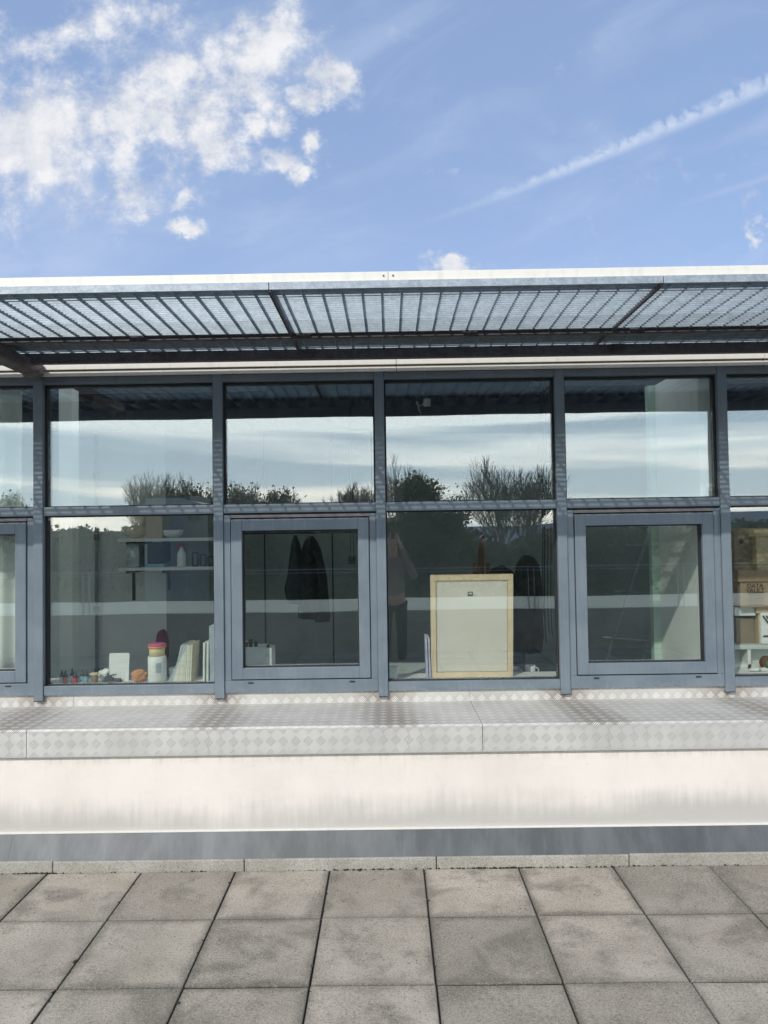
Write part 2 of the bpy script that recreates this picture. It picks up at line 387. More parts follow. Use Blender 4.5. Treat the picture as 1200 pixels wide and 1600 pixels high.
# ------------------------------------------------------------------ mesh helpers
class MB:
    def __init__(s): s.v = []; s.f = []
    def quad(s, a, b, c, d):
        i = len(s.v); s.v += [tuple(a), tuple(b), tuple(c), tuple(d)]; s.f.append((i, i+1, i+2, i+3)); return s
    def box(s, x0, x1, y0, y1, z0, z1, mat=None):
        i = len(s.v)
        P = [(x0, y0, z0), (x1, y0, z0), (x1, y1, z0), (x0, y1, z0), (x0, y0, z1), (x1, y0, z1), (x1, y1, z1), (x0, y1, z1)]
        if mat is not None: P = [tuple(mat @ Vector(p)) for p in P]
        s.v += P
        s.f += [(i, i+3, i+2, i+1), (i+4, i+5, i+6, i+7), (i, i+1, i+5, i+4), (i+1, i+2, i+6, i+5), (i+2, i+3, i+7, i+6), (i+3, i, i+4, i+7)]
        return s
    def tube(s, p, q, r0, r1=None, n=8, cap=True):
        p = Vector(p); q = Vector(q); r1 = r0 if r1 is None else r1
        d = (q-p).normalized(); a = d.orthogonal().normalized(); b = d.cross(a)
        i = len(s.v)
        for c, r in ((p, r0), (q, r1)):
            for k in range(n):
                t = 2*math.pi*k/n; s.v.append(tuple(c+a*(r*math.cos(t))+b*(r*math.sin(t))))
        for k in range(n):
            k2 = (k+1) % n; s.f.append((i+k, i+k2, i+n+k2, i+n+k))
        if cap: s.f.append(tuple(i+k for k in reversed(range(n)))); s.f.append(tuple(i+n+k for k in range(n)))
        return s
    def lathe(s, prof, cx, cy, cz, n=28, sq=1.0):
        i = len(s.v)
        for r, z in prof:
            for k in range(n):
                t = 2*math.pi*k/n; s.v.append((cx+r*math.cos(t), cy+r*math.sin(t)*sq, cz+z))
        for j in range(len(prof)-1):
            for k in range(n):
                k2 = (k+1) % n; s.f.append((i+j*n+k, i+j*n+k2, i+(j+1)*n+k2, i+(j+1)*n+k))
        s.f.append(tuple(i+k for k in reversed(range(n)))); L = i+(len(prof)-1)*n; s.f.append(tuple(L+k for k in range(n)))
        return s
    def build(s, name, mat, parent=None, bev=0.0, smooth=False, seg=2):
        me = bpy.data.meshes.new(name); me.from_pydata(s.v, [], s.f); me.update()
        o = bpy.data.objects.new(name, me); C.objects.link(o)
        if mat: me.materials.append(mat)
        if bev:
            md = o.modifiers.new('bevel', 'BEVEL'); md.width = bev; md.segments = seg; md.limit_method = 'ANGLE'; md.angle_limit = R(40)
        if smooth:
            for p in me.polygons: p.use_smooth = True
        if parent is not None: o.parent = parent
        return o
def tag(o, label=None, cat=None, group=None, kind=None):
    if label: o['label'] = label
    if cat: o['category'] = cat
    if group: o['group'] = group
    if kind: o['kind'] = kind
    return o
def empty(name, loc=(0, 0, 0), label=None, cat=None, group=None):
    o = bpy.data.objects.new(name, None); C.objects.link(o); o.location = loc; o.empty_display_size = .1
    return tag(o, label, cat, group)
def blob(name, mat, loc, rad, sub=3, amp=.15, fr=6, parent=None, seed=0):
    bm = bmesh.new(); bmesh.ops.create_icosphere(bm, subdivisions=sub, radius=1)
    for vv in bm.verts:
        n = noise.noise(vv.co*fr*.4+Vector((seed, seed*2, 0)))
        vv.co = vv.co*(1+amp*n*2); vv.co = Vector((vv.co.x*rad[0], vv.co.y*rad[1], vv.co.z*rad[2]))+Vector(loc)
    me = bpy.data.meshes.new(name); bm.to_mesh(me); bm.free(); me.materials.append(mat)
    for p in me.polygons: p.use_smooth = True
    o = bpy.data.objects.new(name, me); C.objects.link(o); o.parent = parent
    return o

# ------------------------------------------------------------------ paving, kerb (structure)
pv = MB(); J = .0045
for i in range(0, 26):
    for j in range(-1, 11):
        x0 = SX0-1.5+i*.5; y0 = SY0+j*.5
        y1 = y0+.5
        if j == 10: y1 = 3.874
        dz0 = random.uniform(-.0015, .0015); tx = random.uniform(-.0012, .0012); ty = random.uniform(-.0012, .0012)
        jj = J-.0012+random.uniform(-.0012, .0018); jy = .0050+random.uniform(-.0012, .0016)
        k = len(pv.v); pv.box(x0+jj, x0+.5-jj, y0+jy, y1-jy, -.05, 0)
        for q in range(k, k+8):
            X, Y, Z = pv.v[q]
            if Z > -.01: Z += dz0+tx*(1 if X > x0+.25 else -1)+ty*(1 if Y > y0+.25 else -1)
            pv.v[q] = (X, Y, Z)
pave = pv.build('paving', M['slab'], bev=.003); tag(pave, kind='structure')
bed = MB().box(-9, 9, -1.66, 3.95, -.4, -.0075).build('paving_bed', M['joint']); tag(bed, kind='structure')

# ------------------------------------------------------------------ the studio building
bld = empty('studio_building', (0, 4.6, 0), 'low white-rendered studio building with blue-grey window band, chequer-plate ledge and steel sunshade', 'building')
bld.location = (0, 0, 0)
XL, XR = -8.5, 8.5
# kerb blocks
x0 = -1.815-1.022*7
for k in range(17):
    a = x0+k*1.022
    MB().box(a+.002, a+1.022-.002, 3.876+random.uniform(-.002, .002), 3.96, -.03, .058+random.uniform(-.003, .003)).build('kerb_block', M['kerb'], bld, bev=.006)
# moss along the foot of the kerb
mo = MB()
for k in range(420):
    X = random.choice([random.uniform(-2.4, 2.7), random.gauss(.60, .10), random.gauss(.45, .25), random.gauss(1.25, .15), random.gauss(-1.9, .06), random.gauss(-.15, .1)])
    r = abs(random.gauss(0, .0042))+.0012; yy = 3.872+random.gauss(0, .003)
    if random.random() < .18: X = SX0+.5*random.randint(6, 14)+random.gauss(0, .004); yy = random.uniform(2.7, 3.87)
    mo.lathe([(r*.6, -.004), (r, .0), (r*.75, r*.35), (r*.2, r*.5)], X, yy, .0, n=5, sq=random.uniform(.4, 1.3))
gr = MB()
for k in range(700):
    X, yy = random.uniform(-3, 3.2), 3.87-abs(random.gauss(0, .5)); r = random.uniform(.0008, .0028)
    gr.lathe([(r, 0), (r*.7, r*.9)], X, yy, .0012, n=5, sq=random.uniform(.5, 1.2))
tag(gr.build('grit', M['moss']), 'dark grit and moss crumbs scattered over the paving slabs', 'grit', kind='stuff')
tag(mo.build('moss', M['moss'], None, smooth=True), 'dark moss clumps in the joint at the foot of the kerb', 'moss', kind='stuff')
# flashing sheets, leaning back slightly
fj = [-8.5, -6.2, -4.15, -2.03, .06, .565-.0, 2.6, 4.7, 6.8, 8.5]
fj = [-8.5, -6.4, -4.2, -2.06, .05, 2.2, 4.35, 6.5, 8.5]
for a, b_ in zip(fj, fj[1:]):
    s = MB()
    s.v = [(X, Y, Z) for X in (a+.001, b_-.0005) for Y, Z in ((3.884, .054), (3.888, .054), (3.948, .176), (3.944, .176))]
    s.f = [(0, 1, 2, 3), (7, 6, 5, 4), (0, 4, 5, 1), (1, 5, 6, 2), (2, 6, 7, 3), (3, 7, 4, 0)]
    s.build('flashing', M['flash'], bld)
    s = MB()
    s.v = [(X, Y, Z) for X in (a-.014, a+.0005) for Y, Z in ((3.8825, .053), (3.8838, .053), (3.9438, .1755), (3.9425, .1755))]
    s.f = [(0, 1, 2, 3), (7, 6, 5, 4), (0, 4, 5, 1), (1, 5, 6, 2), (2, 6, 7, 3), (3, 7, 4, 0)]
    s.build('flashing_lap', M['flash'], bld)
# rendered wall with a drip bead
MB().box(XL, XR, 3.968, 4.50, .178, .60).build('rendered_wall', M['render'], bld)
MB().box(XL, XR, 3.951, 3.9675, .172, .181).build('drip_bead', M['fascia'], bld)
MB().box(XL, XR, 3.946, 4.5, -.4, .170).build('wall_base', M['kerb'], bld)
# chequer plate ledge: folded sheet (front face, ledge, riser) in plates
prof = [(3.975, .585), (3.951, .5825), (3.948, .586), (3.948, .727), (3.956, .7365), (4.536, .724), (4.541, .728), (4.541, .80)]
def plate(xa, xb, name):
    bm = bmesh.new(); uvl = bm.loops.layers.uv.new('UVMap')
    L = [0]
    for p, q in zip(prof, prof[1:]): L.append(L[-1]+math.dist(p, q))
    off = 6*.068-(L[3]-.012)-.045
    vs = [[bm.verts.new((X, p[0], p[1])) for p in prof] for X in (xa, xb)]
    for k in range(len(prof)-1):
        f = bm.faces.new((vs[0][k], vs[1][k], vs[1][k+1], vs[0][k+1]))
        for lp in f.loops:
            ii = 0 if lp.vert in vs[0] else 1; kk = vs[ii].index(lp.vert)
            lp[uvl].uv = ((xa, xb)[ii]+.01, L[kk]+off)
    me = bpy.data.meshes.new(name); bm.to_mesh(me); bm.free(); me.materials.append(M['plate'])
    o = bpy.data.objects.new(name, me); C.objects.link(o); o.parent = bld
    sd = o.modifiers.new('solid', 'SOLIDIFY'); sd.thickness = .003; sd.offset = -1
    return o
pj = [-8.5, -6.46, -4.42, -1.99-.0, .49, 2.97, 5.45, 8.5]
pj = [-8.5, -6.95, -4.47, -1.99, .495, 2.98, 5.46, 8.5]
for a, b_ in zip(pj, pj[1:]): plate(a+.0015, b_-.0015, 'chequer_plate')
MB().box(XL, XR, 3.97, 4.53, .60, .70).build('ledge_core', M['joint'], bld)
MB().box(XL, XR, 4.546, 4.60, -.3, .792).build('cavity_wall', M['plaster'], bld)

# mullions
for q in MX:
    mb = MB().box(q-.030, q+.030, 4.5155, 4.60, .7638, 2.80)
    mu = mb.build('mullion', M['frame'], bld, bev=.003)
    MB().box(q-.0285, q+.0285, 4.5175, 4.545, .7600, .7636).build('end_cap', M['gasket'], mu)
MULW = .030
ZB0, ZB1, ZT0, ZT1, ZH0, ZH1 = .795, .852, 1.919, 1.974, 2.752, 2.797
YF, YG = 4.5245, 4.572
def pane(x0, x1, z0, z1, par, y=YG):
    return MB().box(x0, x1, y, y+.012, z0, z1).build('pane', M['glass'], par)
def frame_ring(mb, x0, x1, z0, z1, y0, y1, l, r, b_, t_):
    mb.box(x0, x0+l, y0, y1, z0, z1); mb.box(x1-r, x1, y0, y1, z0, z1)
    mb.box(x0+l, x1-r, y0+.0004, y1, z0, z0+b_); mb.box(x0+l, x1-r, y0+.0004, y1, z1-t_, z1)
for bi in range(len(MX)-1):
    a, b_ = MX[bi]+MULW, MX[bi+1]-MULW
    wide = (MX[bi+1]-MX[bi]) > 1.08
    # head and transom
    upw = empty('upper_window'); upw.parent = bld
    mb = MB().box(a+.0005, b_-.0005, YF-.003, 4.60, ZH0, ZH1)
    mb.build('head', M['frame'], upw, bev=.002)
    MB().box(a+.0005, b_-.0005, YF, 4.60, ZT0, ZT1).build('transom', M['frame'], upw, bev=.002)
    s = MB(); frame_ring(s, a+.001, b_-.001, ZT1+.0005, ZH0-.0005, YG-.022, YG+.03, .010, .010, .007, .012)
    s.build('glazing_bead', M['gasket'], upw)
    pane(a+.0112, b_-.0112, ZT1+.0077, ZH0-.0127, upw)
    low = empty('fixed_window' if wide else 'opening_window'); low.parent = bld
    if wide:
        MB().box(a+.0005, b_-.0005, YF, 4.60, ZB0, ZB1).build('bottom_rail', M['frame'], low, bev=.002)
        s = MB(); frame_ring(s, a+.001, b_-.001, ZB1+.0005, ZT0-.0005, YG-.022, YG+.03, .008, .008, .005, .008)
        s.build('glazing_bead', M['gasket'], low)
        pane(a+.0092, b_-.0092, ZB1+.0057, ZT0-.0087, low)
    else:
        MB().box(a+.0005, b_-.0005, YF+.001, 4.60, ZB0, .872).build('bottom_rail', M['frame'], low, bev=.002)
        MB().box(a+.0005, a+.043, YF+.004, 4.60, .8725, 1.906).build('jamb', M['frame'], low, bev=.002)
        MB().box(b_-.043, b_-.0005, YF+.004, 4.60, .8725, 1.906).build('jamb', M['frame'], low, bev=.002)
        MB().box(a+.0005, b_-.0005, YF+.016, 4.60, 1.906, 1.9185).build('shadow_gap', M['gasket'], low)
        MB().box(a+.0435, b_-.0435, YF+.0165, 4.60, 1.8725, 1.9055).build('head_rebate', M['gasket'], low)
        MB().box(a+.0435, b_-.0435, YF-.004, YF+.012, 1.889, 1.906).build('hinge_strip', M['trim'], low, bev=.002)
        s = MB(); X0, X1, Z0, Z1 = a+.048, b_-.048, .880, 1.880
        frame_ring(s, X0, X1, Z0, Z1, YF-.006, YG+.012, .068, .068, .070, .072)
        sa = s.build('sash', M['frame'], low, bev=.0025)
        s = MB(); frame_ring(s, X0+.0685, X1-.0685, Z0+.0705, Z1-.0725, YG-.030, YG+.011, .006, .006, .006, .007)
        s.build('glazing_bead', M['gasket'], low)
        s = MB().box(X0-.006, X1+.006, YF+.016, 4.58, Z0-.006, Z0-.0005)
        s.box(X0-.0045, X0-.0006, YF+.018, 4.58, Z0, Z1).box(X1+.0006, X1+.0045, YF+.018, 4.58, Z0, Z1)
        s.build('seal', M['gasket'], low)
        pane(X0+.0747, X1-.0747, Z0+.0767, Z1-.0797, low, YG-.006)
        for vx in (X0+.115, X1-.115):
            s = MB(); s.box(vx-.017, vx+.017, YF-.004, YF+.0008, .853, .863)
            s.build('drain_cover', M['bplast'], low, bev=.002)
# fascia strips in lengths with visible joints, lower and upper
fx = [-8.5, -6.85, -4.55, -2.24, .065, 2.37, 4.68, 6.98, 8.5]
for a, b_ in zip(fx, fx[1:]):
    MB().box(a+.0015, b_-.0015, 4.500, 4.60, 2.7995, 2.831).build('fascia_strip', M['fascia'], bld, bev=.002)
    MB().box(a+.0015, b_-.0015, 4.486, 4.60, 2.837, 3.05).build('fascia_board', M['fascia'], bld, bev=.002)
MB().box(XL, XR, 4.52, 4.60, 2.798, 3.0).build('fascia_core', M['gasket'], bld)
# roof, end walls beyond the glazing, floor, ceiling, inside walls
s = MB().box(XL, XR, 4.46, 4.78, 3.052, 3.12).box(XL, XR, 6.00, 9.2, 3.052, 3.12).box(XL, -5.6, 4.7805, 5.9995, 3.053, 3.119).box(5.6, XR, 4.7805, 5.9995, 3.053, 3.119).box(-1.0, 1.2, 4.7805, 5.9995, 3.053, 3.119)
s.build('roof', M['galv'], bld)
for a, b_ in ((-5.6, -1.0), (1.2, 5.6)):  # unseen opal rooflights with frames, added to brighten the rooms from above
    rl_ = MB().box(a+.02, b_-.02, 4.80, 5.98, 3.075, 3.083).build('added_rooflight', M['opal'], bld)
    s = MB(); s.box(a+.001, b_-.001, 4.781, 4.7995, 2.98, 3.16).box(a+.001, b_-.001, 5.9805, 5.999, 2.98, 3.16).build('added_rooflight_frame', M['clad'], rl_)
for a, b_ in ((XL, MX[0]-.031), (MX[-1]+.031, XR)):
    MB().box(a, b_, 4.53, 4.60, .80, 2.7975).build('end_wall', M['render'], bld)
MB().box(XL, XR, 4.601, 9.0, -.2, .02).build('inside_floor', M['carpet'], bld)
dk = MB(); pit = .18; X = -6.0
while X < 6.0:
    pr = [(0, 2.97), (.035, 2.90), (.095, 2.90), (.13, 2.97), (.18, 2.97)]
    for (a, za), (b_, zb) in zip(pr, pr[1:]):
        dk.quad((X+a, 6.02, za), (X+b_, 6.02, zb), (X+b_, 9.0, zb), (X+a, 9.0, za))
    X += pit
dk.build('deck_ceiling', M['deck'], bld)
MB().box(-6, 6, 6.35, 6.42, 2.80, 2.90).build('ceiling_beam', M['deck'], bld)
BW = 7.6
MB().box(-8.5, -2.35, BW, BW+.1, .02, 2.9).build('back_wall', M['plaster'], bld)
MB().box(-2.35, 8.5, BW, BW+.1, .02, 2.9).build('back_wall', M['panel'], bld)
MB().box(-6.1, -6.0, 4.601, BW, .02, 2.9).build('side_wall', M['plaster'], bld)
MB().box(6.0, 6.1, 4.601, BW, .02, 2.9).build('side_wall', M['plaster'], bld)
# inner sill board
MB().box(-4.4, 4.4, 4.602, 4.86, .812, .838).build('window_board', M['white'], bld, bev=.002)
MB().box(-4.4, 4.4, 4.602, 4.68, .02, .811).build('inner_lining', M['plaster'], bld)
# partitions
pl = MB().box(2.02, 2.11, 4.66, 5.45, .02, 2.86).build('partition', M['board'], bld)
MB().box(1.965, 2.019, 5.40, 5.46, .02, 2.86).build('partition_trim', M['green'], pl)
p0, p1 = at(92, 900, 5.3), at(113, 900, 5.3)
MB().box(p0.x, p1.x, 5.3, 5.42, .02, 2.89).build('column', M['board'], bld, bev=.005)
# conduit with couplings
cx_ = at(151, 900, BW-.05)
cdt = MB().tube((cx_.x, BW-.05, .05), (cx_.x, BW-.05, 2.88), .018, n=10).build('conduit', M['galv'], bld, smooth=True)
for z in (.35, 1.0, 1.75, 2.4): MB().tube((cx_.x, BW-.05, z), (cx_.x, BW-.05, z+.06), .028, n=10).build('coupling', M['galv_dark'], cdt)
# panel seams on the dark wall
for px in (414, 520, 583):
    q = at(px, 900, BW-.004); MB().box(q.x-.008, q.x+.008, BW-.006, BW-.0005, .02, 2.85).build('seam', M['bplast'], bld)

# ------------------------------------------------------------------ sunshade
ZG, YO, YI = 2.9016, 3.262, 4.372
jx = [-.53+1.8*k for k in range(-4, 5)]
for a, b_ in zip(jx, jx[1:]):
    sp = empty('sunshade_panel'); sp.parent = bld
    s = MB(); k = 0; Y = YO+.02
    while Y < YI-.01:
        s.box(a+.008, b_-.008, Y, Y+.003, ZG+(.004 if Y < 3.72 else .0015), ZG+(.0185 if Y < 3.72 else .0255)); Y += .0333
    s.build('bearing_bars', M['galv_bar'], sp)
    s = MB(); X = a+.05
    while X < b_-.03:
        s.box(X-.0015, X+.0015, YO+.005, YI, ZG, ZG+.026); X += .0927
    s.build('cross_bars', M['galv'], sp)
    s = MB().box(a+.002, a+.007, YO+.004, YI, ZG-.008, ZG+.034).box(b_-.007, b_-.002, YO+.004, YI, ZG-.008, ZG+.034)
    s.build('end_plates', M['galv_dark'], sp)
    MB().box(a+.002, b_-.002, YO-.004, YO+.0035, ZG, ZG+.034).build('edge_band', M['galv'], sp)
    MB().box(a+.004, b_-.004, YI+.0005, YI+.004, ZG, ZG+.03).build('inner_band', M['galv'], sp)
# bearers, clips, added shading sheet
MB().box(-7.6, 7.6, 4.000, 4.022, ZG-.028, ZG-.0015).build('bearer', M['galv_dark'], bld)
MB().box(-7.6, 7.6, 4.325, 4.368, ZG-.062, ZG-.0015).build('bearer', M['galv_dark'], bld)
MB().box(-7.6, 7.6, 3.955, 4.262, ZG+.050, ZG+.056).build('shading_sheet', M['galv_dark'], bld)  # unseen sheet added over the grating to shade its inner bars
for k in range(-8, 9):
    X = .47+k*.93
    for Yc in (3.985, 4.312):
        s = MB().box(X-.04, X+.04, Yc, Yc+.014, ZG-.010, ZG-.002); s.box(X+.005, X+.03, Yc-.004, Yc, ZG-.016, ZG-.004)
        s.build('clip', M['galv_dark'], bld)
# top trim along the outer edge, in lengths with screws
tx_ = [-7.73, -3.85, .017, 3.88, 7.75]
for a, b_ in zip(tx_, tx_[1:]):
    tr_ = MB().box(a+.001, b_-.001, YO+.005, YO+.045, ZG+.0345, ZG+.078).build('edge_trim', M['fascia'], bld, bev=.002)
    for xx in (a+.022, b_-.022):
        MB().tube((xx, YO+.0055, ZG+.058), (xx, YO+.002, ZG+.058), .0045, n=10).build('screw', M['galv_dark'], tr_)
# cantilever arms
for X in (MX[2]-.0, MX[8]):
    ar = MB().box(X-.055, X+.055, YO+.02, 4.484, ZG-.105, ZG-.03).build('cantilever_arm', M['galv_dark'], bld, bev=.01)
    MB().lathe([(.02, 0), (.05, .008), (.062, .03), (.062, .05)], X+.012, 4.43, ZG-.135, n=16).build('end_bolt', M['galv_dark'], ar, smooth=True)


# ================================================================== things inside, on the window board
SB = .8385                                   # top of the window board
YB = 4.70
def tube_curve(name, pts, r, mat, parent=None, res=3):
    cu = bpy.data.curves.new(name, 'CURVE'); cu.dimensions = '3D'; cu.bevel_depth = r; cu.bevel_resolution = res; cu.resolution_u = 6
    sp = cu.splines.new('NURBS'); sp.points.add(len(pts)-1); sp.use_endpoint_u = True; sp.order_u = 3
    for q, p in zip(sp.points, pts): q.co = (*p, 1)
    cu.materials.append(mat); o = bpy.data.objects.new(name, cu); C.objects.link(o); o.parent = parent; return o
def P(px, Y=YB): return at(px, 950, Y).x
# six little paint bottles with dark nozzles
spots = [(93, 'white', 'small dark-nozzled bottle with a white label at the left end of the window board'),
         (102, 'clay', 'small dark-nozzled bottle with a brown label, second from the left end of the window board'),
         (109, 'white', 'small dark-nozzled bottle with a white label just left of the red bottle'),
         (117, 'red', 'small bottle with a red label in the row of dark-nozzled bottles'),
         (125, 'bluel', 'small bottle with a pale blue label right of the red bottle'),
         (134, 'bluel', 'small blue-labelled bottle nearest the brown cup, end of the bottle row')]
for k, (px, ml, lb) in enumerate(spots):
    X = P(px); yy = YB+(.0 if k % 2 else .035); hh_ = .030+.004*(k % 3)
    t = empty('paint_bottle', (X, yy, SB), lb, 'bottle', 'small bottles on the window board')
    MB().lathe([(.012, 0), (.0155, .002), (.0155, hh_), (.010, hh_+.006)], 0, 0, 0, 16).build('body', M[ml], t, smooth=True)
    MB().lathe([(.014, hh_+.002), (.0145, hh_+.016), (.008, hh_+.022), (.0045, hh_+.044), (.002, hh_+.047)], 0, 0, 0, 14).build('nozzle', M['dgrey'], t, smooth=True)
t = empty('paper_cup', (P(148), YB-.01, SB), 'small brown cup with a cream rim beside the row of bottles', 'cup')
MB().lathe([(.020, 0), (.022, .002), (.024, .052), (.021, .052), (.019, .01)], 0, 0, 0).build('cup_body', M['brownp'], t, smooth=True)
MB().lathe([(.0235, .050), (.027, .052), (.028, .062), (.024, .064)], 0, 0, 0).build('rim', M['cream'], t, smooth=True)
o = blob('crumpled_cloth', M['paper'], (P(158), YB+.07, SB+.038), (.045, .035, .035), 4, .22, 7, None, 3)
tag(o, 'crumpled pale cloth behind the brown cup on the window board', 'cloth')
t = empty('clamp_tool', (P(174), YB, SB), 'squat dark grey metal tool with a flat foot below the white card', 'tool')
MB().box(-.055, .062, -.02, .02, 0, .010).build('foot', M['dgrey'], t, bev=.003)
s = MB().box(-.045, .012, -.015, .015, .010, .030); s.box(-.035, .000, -.012, .012, .030, .044); s.box(-.028, -.018, -.01, .01, .044, .058); s.tube((-.045, 0, .036), (.03, 0, .050), .005)
s.build('jaw', M['dgrey'], t, bev=.002)
s = MB(); s.box(.02, .06, -.012, .012, .010, .024); s.build('screw_block', M['dgrey'], t, bev=.003)
# folded white cards
c0, c1 = at(170, 1021, YB+.05), at(201, 1064, YB+.05)
t = MB(); W_, H_ = c1.x-c0.x, c0.z-SB
t.box(0, W_, 0, .002, 0, H_); t.box(0, W_, 0, .002, 0, H_-.012, Matrix.Translation((-.004, .004, 0)) @ Matrix.Rotation(R(28), 4, 'Z'))
t = t.build('greeting_card', M['paper']); t.location = (c0.x, YB+.05, SB); t.rotation_euler = (R(-4), 0, 0)
tag(t, 'folded plain white card standing open behind the dark tool', 'card')
o = blob('clay_lump', M['clay'], (P(216), YB+.01, SB+.038), (.050, .032, .040), 4, .13, 7, None, 8)
tag(o, 'rough terracotta-coloured clay lump between the white card and the tall jar', 'clay')
t = empty('storage_jar', (P(243.5), YB+.02, SB), 'tall white jar with a cream neck and a pink and orange lid', 'jar')
MB().lathe([(.054, 0), (.058, .004), (.0585, .158), (.054, .163)], 0, 0, 0, 36).build('body', M['white'], t, smooth=True)
MB().lathe([(.049, .1635), (.050, .215), (.048, .216)], 0, 0, 0, 36).build('neck', M['cream'], t, smooth=True)
MB().lathe([(.055, .2165), (.058, .219), (.058, .228), (.055, .230)], 0, 0, 0, 36).build('lid_band', M['orange'], t, smooth=True)
MB().lathe([(.056, .2305), (.060, .232), (.058, .241), (.05, .244)], 0, 0, 0, 36).build('lid', M['pink'], t, smooth=True)
s = MB(); 
for k in range(7):
    a0 = R(-90+8+k*5); a1 = R(-90+8+(k+1)*5); r_ = .0591
    s.quad((r_*math.cos(a0), r_*math.sin(a0), .06), (r_*math.cos(a1), r_*math.sin(a1), .06), (r_*math.cos(a1), r_*math.sin(a1), .125), (r_*math.cos(a0), r_*math.sin(a0), .125))
s.build('label', M['bookg'], t)
t = MB().lathe([(.028, 0), (.034, .004), (.037, .07), (.033, .072), (.030, .02)], P(265), YB+.10, SB).build('white_pot', M['white'], smooth=True)
tag(t, 'small white pot half hidden between the tall jar and the leaning magazines', 'pot')
o = blob('cloth_bundle', M['maroon'], (at(254, 1010, 6.2).x, 6.2, at(254, 1012, 6.2).z), (.055, .08, .15), 4, .12, 4, None, 12)
tag(o, 'dark maroon cloth bundle on a thin stand behind the tall white jar', 'cloth')
MB().tube((at(254, 1010, 6.2).x, 6.2, .02), (at(254, 1010, 6.2).x, 6.2, at(254, 1012, 6.2).z), .012).build('stand', M['bplast'], o)
# leaning magazines and upright books
def book(X, th, h, lean, mat, cover, lb, d=.19, z=SB, grp='magazines and books on the window board', nm='magazine', yy=YB-.02):
    t = empty(nm, (X, yy, z), lb, nm.replace('_', ' '), grp)
    t.rotation_euler = (0, lean, random.uniform(-.03, .03))
    MB().box(.001, th-.001, .003, d-.002, .001, h-.002).build('pages', mat, t)
    s = MB().box(0, .001, 0, d, 0, h).box(th-.001, th, 0, d, 0, h).box(.001, th-.001, 0, .0015, 0, h)
    s.build('cover', cover, t, bev=.0004, seg=1)
    return t
X = P(263); lean = R(27)
cols = ['bookg', 'bookg', 'bookg', 'bookp', 'bookw', 'bookp', 'bookp', 'bookw', 'bookp', 'bookp', 'bookw', 'bookp', 'bookp']
desc = ['outermost pale grey magazine, leaning most steeply beside the small pot', 'second pale grey magazine of the leaning row, next to the outermost one', 'third pale grey magazine of the leaning row, before the cream ones start',
        'cream magazine leaning directly against the last pale grey one', 'white-spined magazine, first white one of the leaning row', 'cream magazine right of the first white spine in the row', 'cream magazine left of the second white spine in the row',
        'white-spined magazine in the middle of the leaning row', 'cream magazine right of the middle white spine', 'cream magazine left of the third white spine', 'third white-spined magazine, nearly upright in the row',
        'cream magazine second from the upright end of the row', 'cream magazine touching the first upright white book']
for k in range(13):
    th = .0105 if k > 2 else .008
    book(X, th, .243-.004*(k % 3)+(.0 if k > 2 else .02), lean, M['bookp'] if k > 2 else M[cols[k]], M[cols[k]], desc[k])
    X += th/math.cos(lean)+.0015; lean = max(R(3), lean*.80-.004)
book(P(317), .013, .25, R(1), M['bookw'], M['bookw'], 'slim upright white book right of the leaning magazines', nm='book')
book(P(322.5), .014, .255, R(1), M['bookp'], M['bookw'], 'slim upright white book touching the tall green-grey book', nm='book')
book(P(328.2), .040, .358, R(-.5), M['bookp'], M['bookg'], 'tall green-grey book standing against the window post', nm='book', d=.16)
# opening window 2: white box with pots on top
a_, b_ = at(381, 1012, YB+.04), at(425, 1035, YB+.04)
t = empty('white_box', (0, 0, 0), 'white cardboard box with two notches on the board behind the opening window', 'box')
s = MB().box(a_.x-.015, b_.x-.045, YB+.04, YB+.20, SB, a_.z); s.build('box_body', M['paper'], t, bev=.002)
MB().box(b_.x-.0445, b_.x-.002, YB+.045, YB+.19, SB, a_.z-.006).build('side_flap', M['bookw'], t, bev=.002)
for xx in (a_.x+.008, a_.x+.045): MB().box(xx, xx+.012, YB+.0385, YB+.0398, SB+.006, SB+.05).build('notch', M['bookg'], t)
for px, h_, r_, lb in ((385, .040, .013, 'small dark jar with a brass band on the white box, leftmost'), (392, .047, .014, 'taller dark jar in the middle on the white box'), (400, .036, .012, 'small dark jar right of the taller one on the white box'), (419, .018, .010, 'low dark pot at the right end of the white box')):
    t = empty('ink_jar', (P(px, YB+.1), YB+.08, a_.z if px < 410 else a_.z-.006), lb, 'jar', 'dark jars on the white box')
    MB().lathe([(r_, 0), (r_, h_*.7), (r_*.8, h_*.75)], 0, 0, 0, 14).build('body', M['bplast'], t, smooth=True)
    MB().lathe([(r_*.85, h_*.75), (r_*.9, h_*.78), (r_*.9, h_)], 0, 0, 0, 14).build('lid', M['cream' if px == 385 else 'bplast'], t, smooth=True)
# picture frame seen from behind, leaning on the glass
A0, A1 = at(673, 899, 4.625), at(803.5, 1057, 4.70)
fwid = A1.x-at(673, 899, 4.70).x; fh = A0.z-SB
t = empty('picture_frame', (at(673, 1000, 4.70).x, 4.715, SB), 'large pine-edged picture frame turned to show its cream backing board', 'picture frame')
t.rotation_euler = (R(7.0), 0, 0)
fb_ = .034; hx = fwid; Hh = fh*1.008
s = MB(); 
def mitre(s, x0, x1, z0, z1, bw, y0, y1):
    o = [(x0, z0), (x1, z0), (x1, z1), (x0, z1)]; i = [(x0+bw, z0+bw), (x1-bw, z0+bw), (x1-bw, z1-bw), (x0+bw, z1-bw)]
    for k in range(4):
        k2 = (k+1) % 4; b = len(s.v)
        for y in (y0, y1):
            for p in (o[k], o[k2], i[k2], i[k]): s.v.append((p[0], y, p[1]))
        s.f += [(b, b+1, b+2, b+3), (b+7, b+6, b+5, b+4), (b, b+4, b+5, b+1), (b+2, b+6, b+7, b+3), (b+1, b+5, b+6, b+2), (b+3, b+7, b+4, b)]
